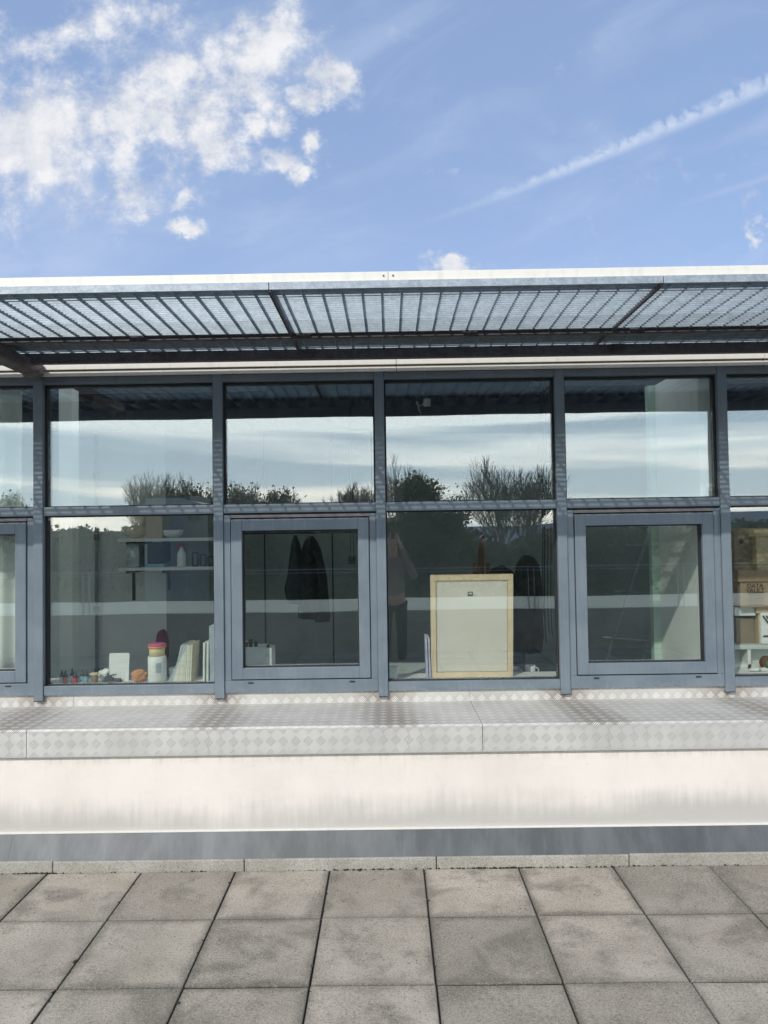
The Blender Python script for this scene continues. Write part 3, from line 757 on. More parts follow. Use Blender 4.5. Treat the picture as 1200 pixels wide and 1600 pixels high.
mitre(s, 0, hx, 0, Hh, fb_, -.012, .014)
s.build('moulding', M['pine'], t)
MB().box(fb_+.002, hx-fb_-.002, -.002, .008, fb_+.002, Hh-fb_-.002).build('backing_board', M['mdf'], t)
s = MB(); mitre(s, fb_-.0005, hx-fb_+.0005, fb_-.0005, Hh-fb_+.0005, .0025, -.0028, -.0016); s.build('rebate_shadow_line', M['wood'], t)
pb = MB()
for k in range(7):
    zz = fb_+.05+k*(Hh-.17)/6
    for xx in (fb_+.006, hx-fb_-.006): pb.box(xx-.006, xx+.006, -.0045, -.0022, zz, zz+.003)
for k in range(6):
    xx = fb_+.06+k*(hx-.2)/5; pb.box(xx, xx+.003, -.0045, -.0022, fb_+.002, fb_+.013)
pb.build('tabs', M['steel'], t)
s = MB(); hx2 = hx*.5-.008; hz = Hh-.125; mitre(s, hx2-.016, hx2+.016, hz-.013, hz+.013, .003, -.006, -.002); s.box(hx2-.016, hx2+.016, -.0055, -.0025, hz-.006, hz-.003)
s.build('hanger', M['dgrey'], t)
# slim lilac magazines beside it
book(P(664.3), .013, .262, R(-1.2), M['bookw'], M['bookl'], 'slim lilac-spined magazine standing left of the picture frame', grp='magazines by the picture frame')
book(P(668.5), .012, .258, R(-1), M['bookw'], M['bookl'], 'lilac-spined magazine squeezed against the picture frame', grp='magazines by the picture frame')
a_ = at(607, 1044, YB); b_ = at(621, 1060, YB)
t = empty('small_carton', (0, 0, 0), 'small bright white carton in the left corner beside the post', 'box')
MB().box(a_.x-.02, b_.x, YB, YB+.06, SB, a_.z).build('carton_body', M['paper'], t, bev=.002); MB().box(a_.x-.021, b_.x+.001, YB-.001, YB+.061, a_.z+.0003, a_.z+.006).build('carton_lid', M['white'], t, bev=.001)
# white box and glass tray right of the frame
a_ = at(823, 1024, 4.95); b_ = at(837, 1040, 4.95)
# ------------------------------------------------------------------ furniture
def desk(xa, xb, y0, y1, ztop, lb, mat='desk'):
    t = empty('work_table', (0, 0, 0), lb, 'table')
    MB().box(xa, xb, y0, y1, ztop-.025, ztop).build('table_top', M[mat], t, bev=.003)
    for X_ in (xa+.04, xb-.04):
        for Y_ in (y0+.04, y1-.04): MB().box(X_-.018, X_+.018, Y_-.018, Y_+.018, .0205, ztop-.0255).build('leg', M['galv_dark'], t)
    return t
desk(-1.02, .92, 4.90, 5.60, .78, 'pale work table behind the picture frame and the middle opening window')
desk(-2.25, -1.10, 4.92, 5.50, .70, 'low pale work table behind the row of bottles and magazines')
t = empty('white_mug', (a_.x+.03, 4.99, .7805), 'small white mug on the table right of the picture frame', 'mug')
MB().lathe([(.030, 0), (.034, .003), (.036, .075), (.032, .075), (.030, .01)], 0, 0, 0).build('body', M['white'], t, smooth=True)
tube_curve('handle', [(.034, 0, .06), (.055, 0, .06), (.058, 0, .03), (.034, 0, .018)], .004, M['white'], t)
t = empty('desk_tray', (.86, 4.93, .7805), 'flat pale tray on the table below the dark draped coat', 'tray')
s = MB().box(-.0, .02, 0, .3, 0, .02); s = MB(); s.box(-.16, .06, 0, .006, 0, .028).box(-.16, .06, .29, .296, 0, .028).box(-.16, -.154, .0061, .2899, 0, .028).box(.054, .06, .0061, .2899, 0, .028); s.build('tray_rim', M['white'], t)
MB().box(-.1539, .0539, .0062, .2898, 0, .004).build('tray_base', M['bookg'], t)
for px, py, lb in ((535, 1020, 'crumpled white tissue on the table at the right of the middle opening window'), (509, 1033, 'small folded white paper on the table in the middle opening window')):
    q = at(px, py, 5.05); o = blob('paper_scrap', M['paper'], (q.x, 5.05, .80 if px == 509 else .805), (.028, .02, .022), 3, .35, 9, None, px); tag(o, lb, 'paper', 'paper scraps on the table')
# coats on hooks, middle opening window
def garment(name, cx, Y, prof, mat, seed, par=None, th=.09):
    """prof: list of (z, left x, right x) - closed folded shell with cloth folds"""
    n = 36; v = []; f = []
    for (z, xl, xr) in prof:
        for k in range(n):
            t = 2*math.pi*k/n; u_ = (1-math.cos(t))/2
            x_ = xl+(xr-xl)*u_; dep = th*(.35+.65*math.sin(math.pi*min(max(u_, .03), .97)))*math.sin(t)
            fold = .018*math.sin(x_*70+seed+z*3)+.010*noise.noise(Vector((x_*14, z*5, seed)))
            v.append((cx+x_+.006*noise.noise(Vector((z*22, seed, u_*4))), Y-dep+fold*(1 if math.sin(t) > 0 else -.5), z))
    for j in range(len(prof)-1):
        for k in range(n):
            k2 = (k+1) % n; f.append((j*n+k, j*n+k2, (j+1)*n+k2, (j+1)*n+k))
    f.append(tuple(range(n-1, -1, -1))); f.append(tuple((len(prof)-1)*n+k for k in range(n)))
    me = bpy.data.meshes.new(name); me.from_pydata(v, [], f); me.update(); me.materials.append(mat)
    for p in me.polygons: p.use_smooth = True
    o = bpy.data.objects.new(name, me); C.objects.link(o); o.parent = par
    return o
YC = 6.0
def g2(lst, Y=YC): return [(at(480, y, Y).z, at(xl, y, Y).x, at(xr, y, Y).x) for y, xl, xr in lst]
t = empty('hanging_coat', (0, 0, 0), 'big black coat hanging behind the middle opening window, right of the thinner one', 'coat', 'dark coats hanging in the studio')
garment('coat_body', 0, YC, g2([(838, 483, 489), (845, 476, 495), (858, 471, 501), (880, 470, 507), (905, 468, 511), (930, 467, 513), (952, 466, 515), (966, 466, 516)]), M['black'], 1, t, .10)
garment('sleeve', 0, YC-.11, g2([(853, 489, 497), (880, 496, 507), (915, 501, 512), (950, 503, 517), (969, 494, 517)]), M['black'], 4, t, .05)
t = empty('hanging_coat', (0, 0, 0), 'slimmer black coat on the left hook behind the middle opening window', 'coat', 'dark coats hanging in the studio')
garment('coat_body', 0, YC+.02, g2([(836, 459, 463), (850, 455, 468), (875, 451, 473), (900, 448, 476), (920, 444, 476), (943, 449, 478)]), M['navy'], 2, t, .08)
t = empty('coat_rail', (0, 0, 0), 'thin dark rail on which the two black coats hang', 'rail')
z_ = at(480, 832, YC).z
MB().tube((-1.42, YC, z_), (-.07, YC, z_), .010, n=10).build('rail_bar', M['bplast'], t, smooth=True)
for X_ in (-1.42, -.07): MB().tube((X_, YC, .02), (X_, YC, z_+.02), .016, n=10).build('upright', M['bplast'], t, smooth=True)
# pull cord with a square switch
q = at(550, 875, 5.3)
t = empty('pull_switch', (q.x, 5.3, q.z), 'square dark pull switch hanging on two cords at the right of the middle opening window', 'switch')
s = MB(); mitre(s, -.026, .026, -.03, .03, .008, -.01, .012); s.box(-.018, .018, -.004, .008, -.022, .022); s.build('switch_box', M['bplast'], t)
for dx_ in (-.012, .012): MB().tube((dx_, 0, .03), (dx_*.4, 0, 2.85-q.z), .0025).build('cord', M['bplast'], t)
# easel behind the picture frame
t = empty('easel', (0, 0, 0), 'dark wooden studio easel rising behind the picture frame', 'easel')
YE = 5.75
def post(px0, py0, px1, py1, wpx, Y, name, par, mat='wood', dep=.035):
    a, b = at(px0, py0, Y), at(px1, py1, Y); w_ = wpx/1125*Y
    s = MB(); b0 = len(s.v)
    for p in (a, b):
        for dx_, dy_ in ((-w_/2, 0), (w_/2, 0), (w_/2, dep), (-w_/2, dep)): s.v.append((p.x+dx_, Y+dy_, p.z))
    s.f += [(b0, b0+3, b0+2, b0+1), (b0+4, b0+5, b0+6, b0+7), (b0, b0+1, b0+5, b0+4), (b0+1, b0+2, b0+6, b0+5), (b0+2, b0+3, b0+7, b0+6), (b0+3, b0, b0+4, b0+7)]
    return s.build(name, M[mat], par, bev=.002)
post(752, 1174, 754, 826, 6, YE, 'mast', t); post(737, 1174, 742, 879, 6, YE-.05, 'leg', t, dep=.03); post(768, 1174, 762.5, 880, 6, YE-.05, 'leg', t, dep=.03)
post(722, 1165, 752, 850, 5, YE+.35, 'rear_leg', t)
s = MB(); q = at(752, 895, YE); s.box(q.x-.14, q.x+.14, YE-.09, YE-.051, q.z-.18, q.z-.14); s.build('tray', M['wood'], t, bev=.003)
# swivel chair back with dark coat draped
t = empty('draped_chair', (0, 0, 0), 'tall black coat draped over a chair back right of the picture frame', 'chair')
YD = 5.45
garment('draped_coat', 0, YD, g2([(873, 820, 826), (877, 812, 836), (888, 806, 843), (915, 803, 846), (950, 802, 848), (1000, 803, 850), (1022, 806, 848)], YD), M['black'], 6, t, .14)
q = at(826, 900, YD); MB().tube((q.x, YD, .10), (q.x, YD, .62), .03).build('column', M['bplast'], t)
for k in range(5):
    a = k*2*math.pi/5; MB().tube((q.x, YD, .13), (q.x+.28*math.cos(a), YD+.28*math.sin(a), .045), .016, .012).build('foot', M['bplast'], t)
MB().box(q.x-.23, q.x+.23, YD-.36, YD+.10, .60, .68).build('seat', M['navy'], t, bev=.03, seg=3)
o = blob('rucksack', M['black'], (at(783, 890, 5.6).x, 5.6, at(783, 893, 5.6).z-.12), (.12, .10, .17), 4, .08, 4, None, 5)
tag(o, 'low black rounded bag behind the top right corner of the picture frame', 'bag')
MB().box(at(783, 890, 5.6).x-.15, at(783, 890, 5.6).x+.15, 5.45, 5.75, .7805, at(783, 893, 5.6).z-.24).build('bag_base', M['navy'], o, bev=.02)
# cables hanging at the right side of that bay
for k, (px, y0, y1) in enumerate(((848, 825, 960), (851, 820, 1000), (856, 828, 985), (861, 835, 990))):
    a, b = at(px, y0, 5.2), at(px+1, y1, 5.2)
    o = tube_curve('hanging_cable', [(a.x, 5.2, 2.86), (a.x+.004, 5.2, a.z), ((a.x+b.x)/2-.006, 5.2, (a.z+b.z)/2), (b.x, 5.2, b.z), (b.x+.008, 5.2, b.z-.02)], .0035 if k != 1 else .006, M['bplast'])
    tag(o, ['thin dark cable nearest the draped coat, hanging straight down', 'thickest of the dark cables hanging beside the draped coat', 'thin dark cable just right of the thickest one', 'thin dark cable hanging closest to the window post'][k], 'cable', 'cables hanging right of the picture frame')
# shelves with their load, left bay
YS = 6.9
def shelf(y_, lb):
    a, b = at(184, y_, YS), at(277, y_-3, YS)
    t = empty('wall_shelf', (0, 0, 0), lb, 'shelf', 'shelves in the left bay')
    MB().box(a.x, b.x+.55, YS, YS+.28, a.z-.030, a.z).build('board', M['white'], t, bev=.002)
    for px, ln in ((197, .30), (254, .20)):
        X_ = at(px, y_, YS).x; s = MB().box(X_-.014, X_+.014, YS+.20, YS+.215, a.z-ln-.03, a.z-.031); s.box(X_-.010, X_+.010, YS+.02, YS+.1999, a.z-.055, a.z-.031)
        s.build('bracket', M['bplast'], t)
    MB().box(a.x+.08, a.x+.10, YS+.216, BW-.0005, a.z-.06, a.z-.035).build('arm', M['bplast'], t)
    MB().box(b.x+.4, b.x+.42, YS+.216, BW-.0005, a.z-.06, a.z-.035).build('arm', M['bplast'], t)
    return a.z, a.x
zs1, xs1 = shelf(842, 'upper white shelf carrying a pale sack and cartons in the left bay')
zs2, xs2 = shelf(887.5, 'lower white shelf with the red-capped bottle in the left bay')
o = blob('pale_sack', M['bookp'], (at(203, 830, YS).x, YS+.14, zs1+.14), (.145, .11, .145), 4, .10, 4, None, 21); tag(o, 'bulging pale sack at the left end of the upper shelf', 'sack')
a = at(226, 830, YS); t = empty('shelf_carton', (0, 0, 0), 'cream open carton beside the pale sack on the upper shelf', 'box')
MB().box(a.x, a.x+.16, YS+.03, YS+.24, zs1+.0005, zs1+.26).build('carton_body', M['card2'], t, bev=.003); MB().box(a.x-.003, a.x+.163, YS+.027, YS+.243, zs1+.261, zs1+.30).build('carton_lid', M['card'], t, bev=.003)
t = MB().lathe([(.05, 0), (.095, .03), (.11, .075), (.105, .08), (.09, .035), (.04, .01)], at(263, 835, YS).x, YS+.13, zs1+.0005).build('white_bowl', M['white'], smooth=True); tag(t, 'wide white bowl at the right end of the upper shelf', 'bowl')
a = at(228, 870, YS); t = empty('dark_case', (0, 0, 0), 'black upright case standing in the middle of the lower shelf', 'case')
MB().box(a.x, a.x+.16, YS+.03, YS+.22, zs2+.035, zs2+.24).build('case_body', M['bplast'], t, bev=.01); MB().box(a.x-.02, a.x+.17, YS+.02, YS+.23, zs2+.0005, zs2+.034).build('case_base', M['bluel'], t, bev=.004)
a = at(206, 870, YS); t = MB().box(a.x-.07, a.x+.05, YS+.05, YS+.22, zs2+.0005, zs2+.23).build('grey_file', M['bookg'], bev=.004); tag(t, 'grey file box left of the black case on the lower shelf', 'file box')
MB().box(a.x-.03, a.x+.01, YS+.048, YS+.0499, zs2+.10, zs2+.16).build('label_holder', M['paper'], t)
a = at(279, 870, YS); t = empty('spray_bottle', (a.x, YS+.1, zs2+.0005), 'pale spray bottle with a red head on the lower shelf', 'bottle')
MB().lathe([(.04, 0), (.043, .01), (.042, .12), (.018, .17), (.014, .19)], 0, 0, 0, 20).build('body', M['white'], t, smooth=True)
s = MB().box(-.035, .02, -.012, .012, .19, .225); s.box(-.03, -.018, -.008, .008, .15, .1899); s.build('trigger_head', M['red'], t, bev=.004)
a = at(296, 870, YS)
for k in range(3):
    t = MB(); X_ = a.x+k*.075; mitre(t, X_, X_+.062, zs2+.0008, zs2+.14-.02*k, .012, YS+.08, YS+.11); t = t.build('wire_holder', M['bplast'])
    tag(t, ['dark wire holder nearest the red-headed spray bottle', 'dark wire holder between two others at the end of the lower shelf', 'lowest dark wire holder at the right end of the lower shelf'][k], 'holder', 'wire holders on the lower shelf')
# curtain in the far left bay
def curtain(name, xa, xb, Y, z0, z1, lb, seed):
    n = 90; v = []; f = []; rows = 12
    for j in range(rows+1):
        z = z0+(z1-z0)*j/rows
        for i in range(n+1):
            x_ = xa+(xb-xa)*i/n
            v.append((x_, Y+.028*math.sin(x_*46+seed+.5*math.sin(z*2))+.02*noise.noise(Vector((x_*9, z*1.2, seed))), z+(0 if j else .01*math.sin(x_*46))))
    for j in range(rows):
        for i in range(n):
            k = j*(n+1)+i; f.append((k, k+1, k+n+2, k+n+1))
    me = bpy.data.meshes.new(name); me.from_pydata(v, [], f); me.update(); me.materials.append(M['curtain'])
    for p in me.polygons: p.use_smooth = True
    o = bpy.data.objects.new(name, me); C.objects.link(o)
    sd = o.modifiers.new('solid', 'SOLIDIFY'); sd.thickness = .002
    return tag(o, lb, 'curtain')
curtain('curtain', -3.22, -2.41, 4.74, .86, 2.84, 'white gathered curtain drawn behind the window at the far left', 2)
# ceiling sensor with a curly lead
q = at(667, 629, 5.9)
t = empty('ceiling_sensor', (q.x, 5.9, q.z), 'small pale ceiling sensor with a curling lead above the picture frame', 'sensor')
MB().box(-.028, .028, -.02, .02, -.03, .03).build('housing', M['white'], t, bev=.006)
MB().tube((0, .02, .028), (0, .02, 2.9-q.z), .006).build('stem', M['galv'], t)
tube_curve('lead', [(-.03, 0, 0), (-.05, 0, -.03), (-.08, 0, -.02), (-.09, 0, .015), (-.07, 0, .0), (-.075, 0, -.05), (-.05, 0, -.09)], .0035, M['white'], t)
# step ladder behind the right opening window
t = empty('step_ladder', (0, 0, 0), 'pale folding step ladder standing behind the right opening window', 'ladder')
YL = 5.9
for (xa, ya, xb, yb, Y) in ((930, 1016, 1020, 815, YL), (968, 1120, 1060, 815, YL-.25)):
    post(xa, ya+70, xb, yb, 3.2, Y, 'stile', t, 'galv', .02)
for k in range(5):
    f_ = k/5.+.1; a = at(968+92*f_, 1190-375*f_, YL-.25); b = at(930+90*f_, 1086-271*f_, YL)
    MB().tube((a.x, YL-.24, a.z), (a.x-.28, YL+.01, a.z), .008).build('tread', M['galv'], t)
# right bay: white cabinet, boxes, machine
YK = 4.88
def carton(nm, pxl, pxr, pt, pb, Y, dep, mat, lb, lid=0.0, lidmat=None, wide=None, cat='box'):
    a, b = at(pxl, pt, Y), at(pxr, pb, Y); xr = b.x if wide is None else a.x+wide
    t = empty(nm, (0, 0, 0), lb, cat)
    zt = a.z-lid
    MB().box(a.x+(.018 if lid else 0), xr-(.018 if lid else 0), Y, Y+dep, b.z, zt).build('box_body', M[mat], t, bev=.003)
    if lid: MB().box(a.x, xr, Y-.012, Y+dep+.012, zt+.0004, a.z).build('box_lid', M[lidmat or mat], t, bev=.003)
    return t, a, b, xr
zt_ = at(1160, 1008, YK).z
t = empty('white_cabinet', (0, 0, 0), 'low white cabinet under the cardboard boxes in the right-hand bay', 'cabinet')
XA = at(1147, 1000, YK).x
MB().box(XA, XA+1.0, YK, YK+.55, zt_-.030, zt_).build('cabinet_top', M['desk'], t, bev=.003)
MB().box(XA, XA+1.0, YK+.10, YK+.55, .0205, zt_-.031).build('cabinet_body', M['desk'], t)
for X_ in (XA+.09, XA+.6): MB().box(X_, X_+.022, YK+.004, YK+.099, .0205, zt_-.031).build('divider', M['white'], t)
MB().box(XA, XA+1.0, YK+.004, YK+.0985, .0205, .862).build('shelf', M['white'], t)
carton('cardboard_box', 1150, 1180, 966, 1008, YK+.06, .38, 'card3', 'dull brown open box beneath the scribbled box, at the left of the stack')
carton('cardboard_box', 1180, 1200, 948, 1008, YK+.02, .40, 'card2', 'pale lidded box standing between the dull brown box and the white machine', .045, 'card2', wide=.085)
carton('card_folder', 1148, 1181, 949, 962, YK+.03, .40, 'bookw', 'grey-white flat folder under the printed cardboard box', cat='folder')
mc = empty('white_machine', (0, 0, 0), 'white boxy machine with black levers at the right edge on the cabinet', 'machine')
a = at(1191, 958, YK-.02); b = at(1200, 1008, YK-.02)
MB().box(a.x, a.x+.22, YK+.0, YK+.3, b.z, a.z).build('machine_body', M['white'], mc, bev=.012)
for k in range(2): MB().tube((a.x+.012+k*.022, YK-.006, a.z-.02), (a.x+.05+k*.022, YK-.006, a.z-.075), .005).build('lever', M['bplast'], mc)
MB().box(a.x+.012, a.x+.05, YK-.003, YK-.0005, b.z+.05, b.z+.062).build('slot', M['bplast'], mc)
t, a, b, xr = carton('printed_box', 1152, 1200, 891, 949, YK-.02, .42, 'card', 'brown cardboard archive box with black lettering and a grid printed on it', .078, 'card', wide=.46)
cu = bpy.data.curves.new('lettering', 'FONT'); cu.body = 'DATA\nVAULT'; cu.size = .040; cu.space_line = .78; cu.align_x = 'CENTER'; cu.extrude = .0003; cu.offset = .0007
cu.materials.append(M['ink']); o = bpy.data.objects.new('lettering', cu); C.objects.link(o); o.parent = t
q = at(1180, 917, YK-.0205); o.location = (q.x, YK-.0208, q.z-.006); o.rotation_euler = (R(90), 0, 0)
s = MB(); q0 = at(1170, 926, YK-.0205); q1 = at(1192, 947, YK-.0205)
s.box(q0.x-.004, q1.x+.012, YK-.0212, YK-.0203, q0.z-.006, q0.z+.002)
for k in range(7): X_ = q0.x+.004+k*(q1.x-q0.x-.006)/6; s.box(X_-.001, X_+.001, YK-.0211, YK-.0204, q1.z, q0.z-.0065)
for k in range(4): Z_ = q0.z-.02-k*.02; s.box(q0.x+.002, q1.x, YK-.02115, YK-.02035, Z_-(.0022 if k % 2 else .001), Z_)
s.build('printed_grid', M['ink'], t)
t, a, b, xr = carton('cardboard_box', 1146, 1178, 830, 890.5, YK+.05, .36, 'card3', 'shadowed dull brown box on top of the printed box, at the left', wide=.15)
MB().tube((a.x+.05, YK+.0495, a.z-.07), (a.x+.05, YK+.048, a.z-.07), .017, n=14).build('hand_hole', M['bplast'], t)
carton('cardboard_box', 1177, 1200, 826, 890.5, YK-.01, .40, 'card2', 'large pale cardboard box, topmost of the stack at the right edge', .055, 'card2', wide=.38)
for k, (px, lb) in enumerate(((1176, 'crumpled white scrap on the board below the cabinet'), (1192, 'tangled white scrap below the white machine'))):
    o = blob('paper_scrap', M['paper'], (P(px, 4.76), 4.76, SB+.012), (.03, .02, .012), 3, .5, 9, None, 31+k); tag(o, lb, 'paper', 'paper scraps in the right bay')
t = empty('tape_roll', (P(1199, 4.8), 4.8, SB), 'dark tape roll standing on the board at the right edge', 'tape')
MB().tube((0, 0, .045), (0, .04, .045), .045, n=24).build('roll', M['wood'], t, smooth=False); MB().tube((0, -.002, .045), (0, -.0005, .045), .02, n=20).build('core', M['green2'], t)

# ================================================================== behind the camera (seen mirrored in the glass)
# guard rail and low parapet at the terrace edge
t = empty('parapet', (0, 0, 0), 'low dark parapet wall with a broad translucent white band along the terrace edge', 'parapet')
MB().box(-9, 9, -1.86, -1.70, -.4, .60).build('wall', M['kerb'], t)
for k in range(-4, 4):
    MB().box(k*2.25+.004, k*2.25+2.246, -1.79, -1.775, .603, .790).build('opal_panel', M['opal'], t)
t = empty('guard_rail', (0, 0, 0), 'thin steel guard rail with slim posts above the white band', 'railing')
MB().tube((-9, -1.78, 1.24), (9, -1.78, 1.24), .009, n=8).build('top_rail', M['railm'], t)
MB().tube((-9, -1.78, 1.19), (9, -1.78, 1.19), .005, n=6).build('wire', M['railm'], t)
for k in range(-4, 5):
    X_ = k*2.25-.1
    for d_ in (-.045, .045): MB().box(X_+d_-.003, X_+d_+.003, -1.80, -1.76, .60, 1.222).build('post', M['railm'], t)
# shelter roof edge further back
t = empty('shelter', (0, 0, 0), 'dark corrugated shelter roof on steel posts beyond the guard rail', 'shelter')
s = MB(); X_ = -9.5
while X_ < 9.5:
    for (a, ya), (b, yb) in (((0, 0), (.05, -.03)), ((.05, -.03), (.12, -.03)), ((.12, -.03), (.17, 0)), ((.17, 0), (.24, 0))):
        s.quad((X_+a, -3.3+ya, 3.82), (X_+b, -3.3+yb, 3.82), (X_+b, -3.3+yb, 4.95), (X_+a, -3.3+ya, 4.95))
    X_ += .24
s.build('cladding_band', M['clad'], t)
MB().box(-9.5, 9.5, -6.5, -3.36, 4.8, 4.9).build('roof', M['deck'], t)
MB().box(-9.5, 9.5, -3.5, -3.345, 3.83, 3.97).build('beam', M['galv_dark'], t)
for X_ in (-6.0, -.14, 5.7): MB().box(X_-.05, X_+.05, -3.52, -3.42, -7, 3.829).build('post', M['galv_dark'], t)

# ground far below, banks and hills
def land(name, f, x0, x1, y0, y1, nx, ny, mat):
    v = []; fc = []
    for j in range(ny+1):
        for i in range(nx+1):
            X_ = x0+(x1-x0)*i/nx; Y_ = y0+(y1-y0)*j/ny; v.append((X_, Y_, f(X_, Y_)))
    for j in range(ny):
        for i in range(nx):
            k = j*(nx+1)+i; fc.append((k, k+1, k+nx+2, k+nx+1))
    me = bpy.data.meshes.new(name); me.from_pydata(v, [], fc); me.update(); me.materials.append(mat)
    for p in me.polygons: p.use_smooth = True
    o = bpy.data.objects.new(name, me); C.objects.link(o); return tag(o, kind='structure')
land('ground', lambda X_, Y_: -7.0, -3000, 3000, -3000, 3000, 4, 4, M['lawn'])
def ridge(X_):
    return 2.0+1.0*math.exp(-((X_+9)/5)**2)+.8*math.exp(-((X_-2.5)/3.2)**2)-1.6*math.exp(-((X_-9)/3)**2)-.5*math.exp(-((X_-20)/8)**2)+.35*noise.noise(Vector((X_*.35, 0, 0)))
land('bank', lambda X_, Y_: -7+max(0, min(1, (-30-Y_)/16))*(ridge(X_)+5.8), -70, 70, -75, -30, 90, 20, M['lawn'])
land('hills', lambda X_, Y_: -7+max(0, (-300-Y_)/300)*(13+6*noise.noise(Vector((X_*.004, 0, 2)))+9/(1+math.exp(-(X_-190)/22))), -1500, 1500, -620, -300, 120, 8, M['hillm'])
# woodland mass on the bank: small leaves and twigs, one uncountable mass
rs = random.Random(5)
s = MB()
for k in range(42000):
    X_ = rs.uniform(-38, 38); Y_ = rs.uniform(-52, -38)
    top = ridge(X_)+.9*noise.noise(Vector((X_*.5, Y_*.3, 1)))+.45*noise.noise(Vector((X_*1.7, Y_*.6, 4)))+.15
    base = -7+max(0, min(1, (-30-Y_)/16))*(ridge(X_)+5.8)
    Z_ = rs.uniform(base, max(base+.2, top)); r_ = rs.uniform(.08, .20)
    a = Vector((rs.uniform(-1, 1), rs.uniform(-1, 1), rs.uniform(-1, 1))).normalized(); b = a.orthogonal().normalized()*r_; c_ = a.cross(b)*rs.uniform(.4, .8)
    p = Vector((X_, Y_, Z_)); s.quad(p-b-c_, p+b-c_, p+b+c_, p-b+c_)
tag(s.build('woodland', M['leaf2']), 'dark scrubby woodland mass along the bank beyond the terrace', 'woodland', kind='stuff')
# trees
def bare_tree(X_, Y_, zb, H, spread, lb, seed, leafy=0.0, mat='bark', stems=1):
    rr = random.Random(seed); s = MB(); tips = []
    def seg(p, q, r0, r1):
        s.tube(p, q, r0, r1, n=5 if r0 > .05 else 3, cap=False)
    def grow(p, d, L, r, lev):
        n = 3 if lev < 2 else 2; q = p
        for i in range(n):
            d = (d+Vector((rr.gauss(0, .15), rr.gauss(0, .15), .09+rr.gauss(0, .04)))).normalized()
            q2 = q+d*(L/n); r2 = r*(1-.32*(i+1)/n); seg(q, q2, r*(1-.32*i/n), r2); q = q2
            if lev < 4 and (i > 0 or lev > 0):
                for _ in range(2 if lev < 3 else 3):
                    a = rr.uniform(0, 6.283); sp = spread*rr.uniform(.6, 1.2)
                    o_ = d.orthogonal().normalized(); o2 = d.cross(o_)
                    nd = (d+(o_*math.cos(a)+o2*math.sin(a))*sp).normalized(); nd.z = max(nd.z, -.05)+.10
                    grow(q, nd.normalized(), L*rr.uniform(.55, .8), max(.013, r2*.5), lev+1)
        if lev >= 3: tips.append(q)
        if lev < 4: grow(q, d, L*.66, max(.013, r*.6), lev+1)
    t = empty('bare_tree' if not leafy else 'ivy_tree', (X_, Y_, zb), lb, 'tree', 'trees on the bank beyond the terrace')
    for k in range(stems):
        a = rr.uniform(0, 6.28)
        grow(Vector((.25*k*math.cos(a), .25*k*math.sin(a), 0)), Vector((.12*math.cos(a)*(stems > 1), .12*math.sin(a)*(stems > 1), 1)).normalized(), H*.34, H*.018/(1+.3*(stems-1)), 0)
    zmax = max(v[2] for v in s.v); k_ = H/zmax
    s.v = [(v[0]*k_*.74, v[1]*k_*.74, v[2]*k_) for v in s.v]
    s.build('branches', M[mat], t)
    if leafy:
        L = MB(); rl = random.Random(seed+9)
        vs_ = [v for v in s.v if v[2] > H*.18]
        for k in range(int(10000*leafy)):
            p = Vector(rl.choice(vs_))+Vector((rl.gauss(0, .28), rl.gauss(0, .28), rl.gauss(0, .22))); r_ = rl.uniform(.05, .12)
            a = Vector((rl.uniform(-1, 1), rl.uniform(-1, 1), rl.uniform(-1, 1))).normalized(); b = a.orthogonal().normalized()*r_; c_ = a.cross(b)*.6
            L.quad(p-b-c_, p+b-c_, p+b+c_, p-b+c_)
        L.build('foliage', M['leaf'], t)
    return t
def vz(px, py, Y): D = 2*4.575-Y; q = at(px, py, D); return q.x, q.z
for k, (px, py, Y_, spread, leafy, st, lb) in enumerate((
    (243, 733, -42, .55, 0, 3, 'bare twiggy tree mirrored above the grey shed roof, left bay'),
    (276, 731, -43, .5, 0, 2, 'bare twiggy tree mirrored just right of the shed corner, left bay'),
    (318, 742, -41, .6, .22, 2, 'half-leafy tree mirrored beside the second window post'),
    (372, 750, -42, .7, .18, 3, 'sparse bushy tree mirrored at the left of the middle upper pane'),
    (432, 752, -44, .7, .12, 3, 'sparse low tree mirrored in the middle of the second upper pane'),
    (552, 752, -46, .6, 0, 3, 'thin bare tree mirrored left of the central window post'),
    (622, 705, -42, .5, 0, 3, 'tall bare tree mirrored just right of the central window post'),
    (684, 738, -40, .6, 1.0, 1, 'dense ivy-green tree mirrored above the picture frame'),
    (775, 712, -42, .62, 0, 2, 'broad bare tree mirrored right of the ivy-green tree'),
    (826, 724, -43, .62, 0, 2, 'bare tree mirrored at the right end of the third upper pane'),
    (1112, 752, -48, .5, 0, 2, 'faint bare tree mirrored beside the right window post'),
    (20, 762, -44, .6, .15, 3, 'low bushy tree mirrored in the curtained window'))):
    X_, Z_ = vz(px, py, Y_)
    zb = -7+max(0, min(1, (-30-Y_)/16))*(ridge(X_)+5.8)-1.0
    bare_tree(X_, Y_, zb, Z_-zb, spread, lb, 100+k, leafy, stems=st)
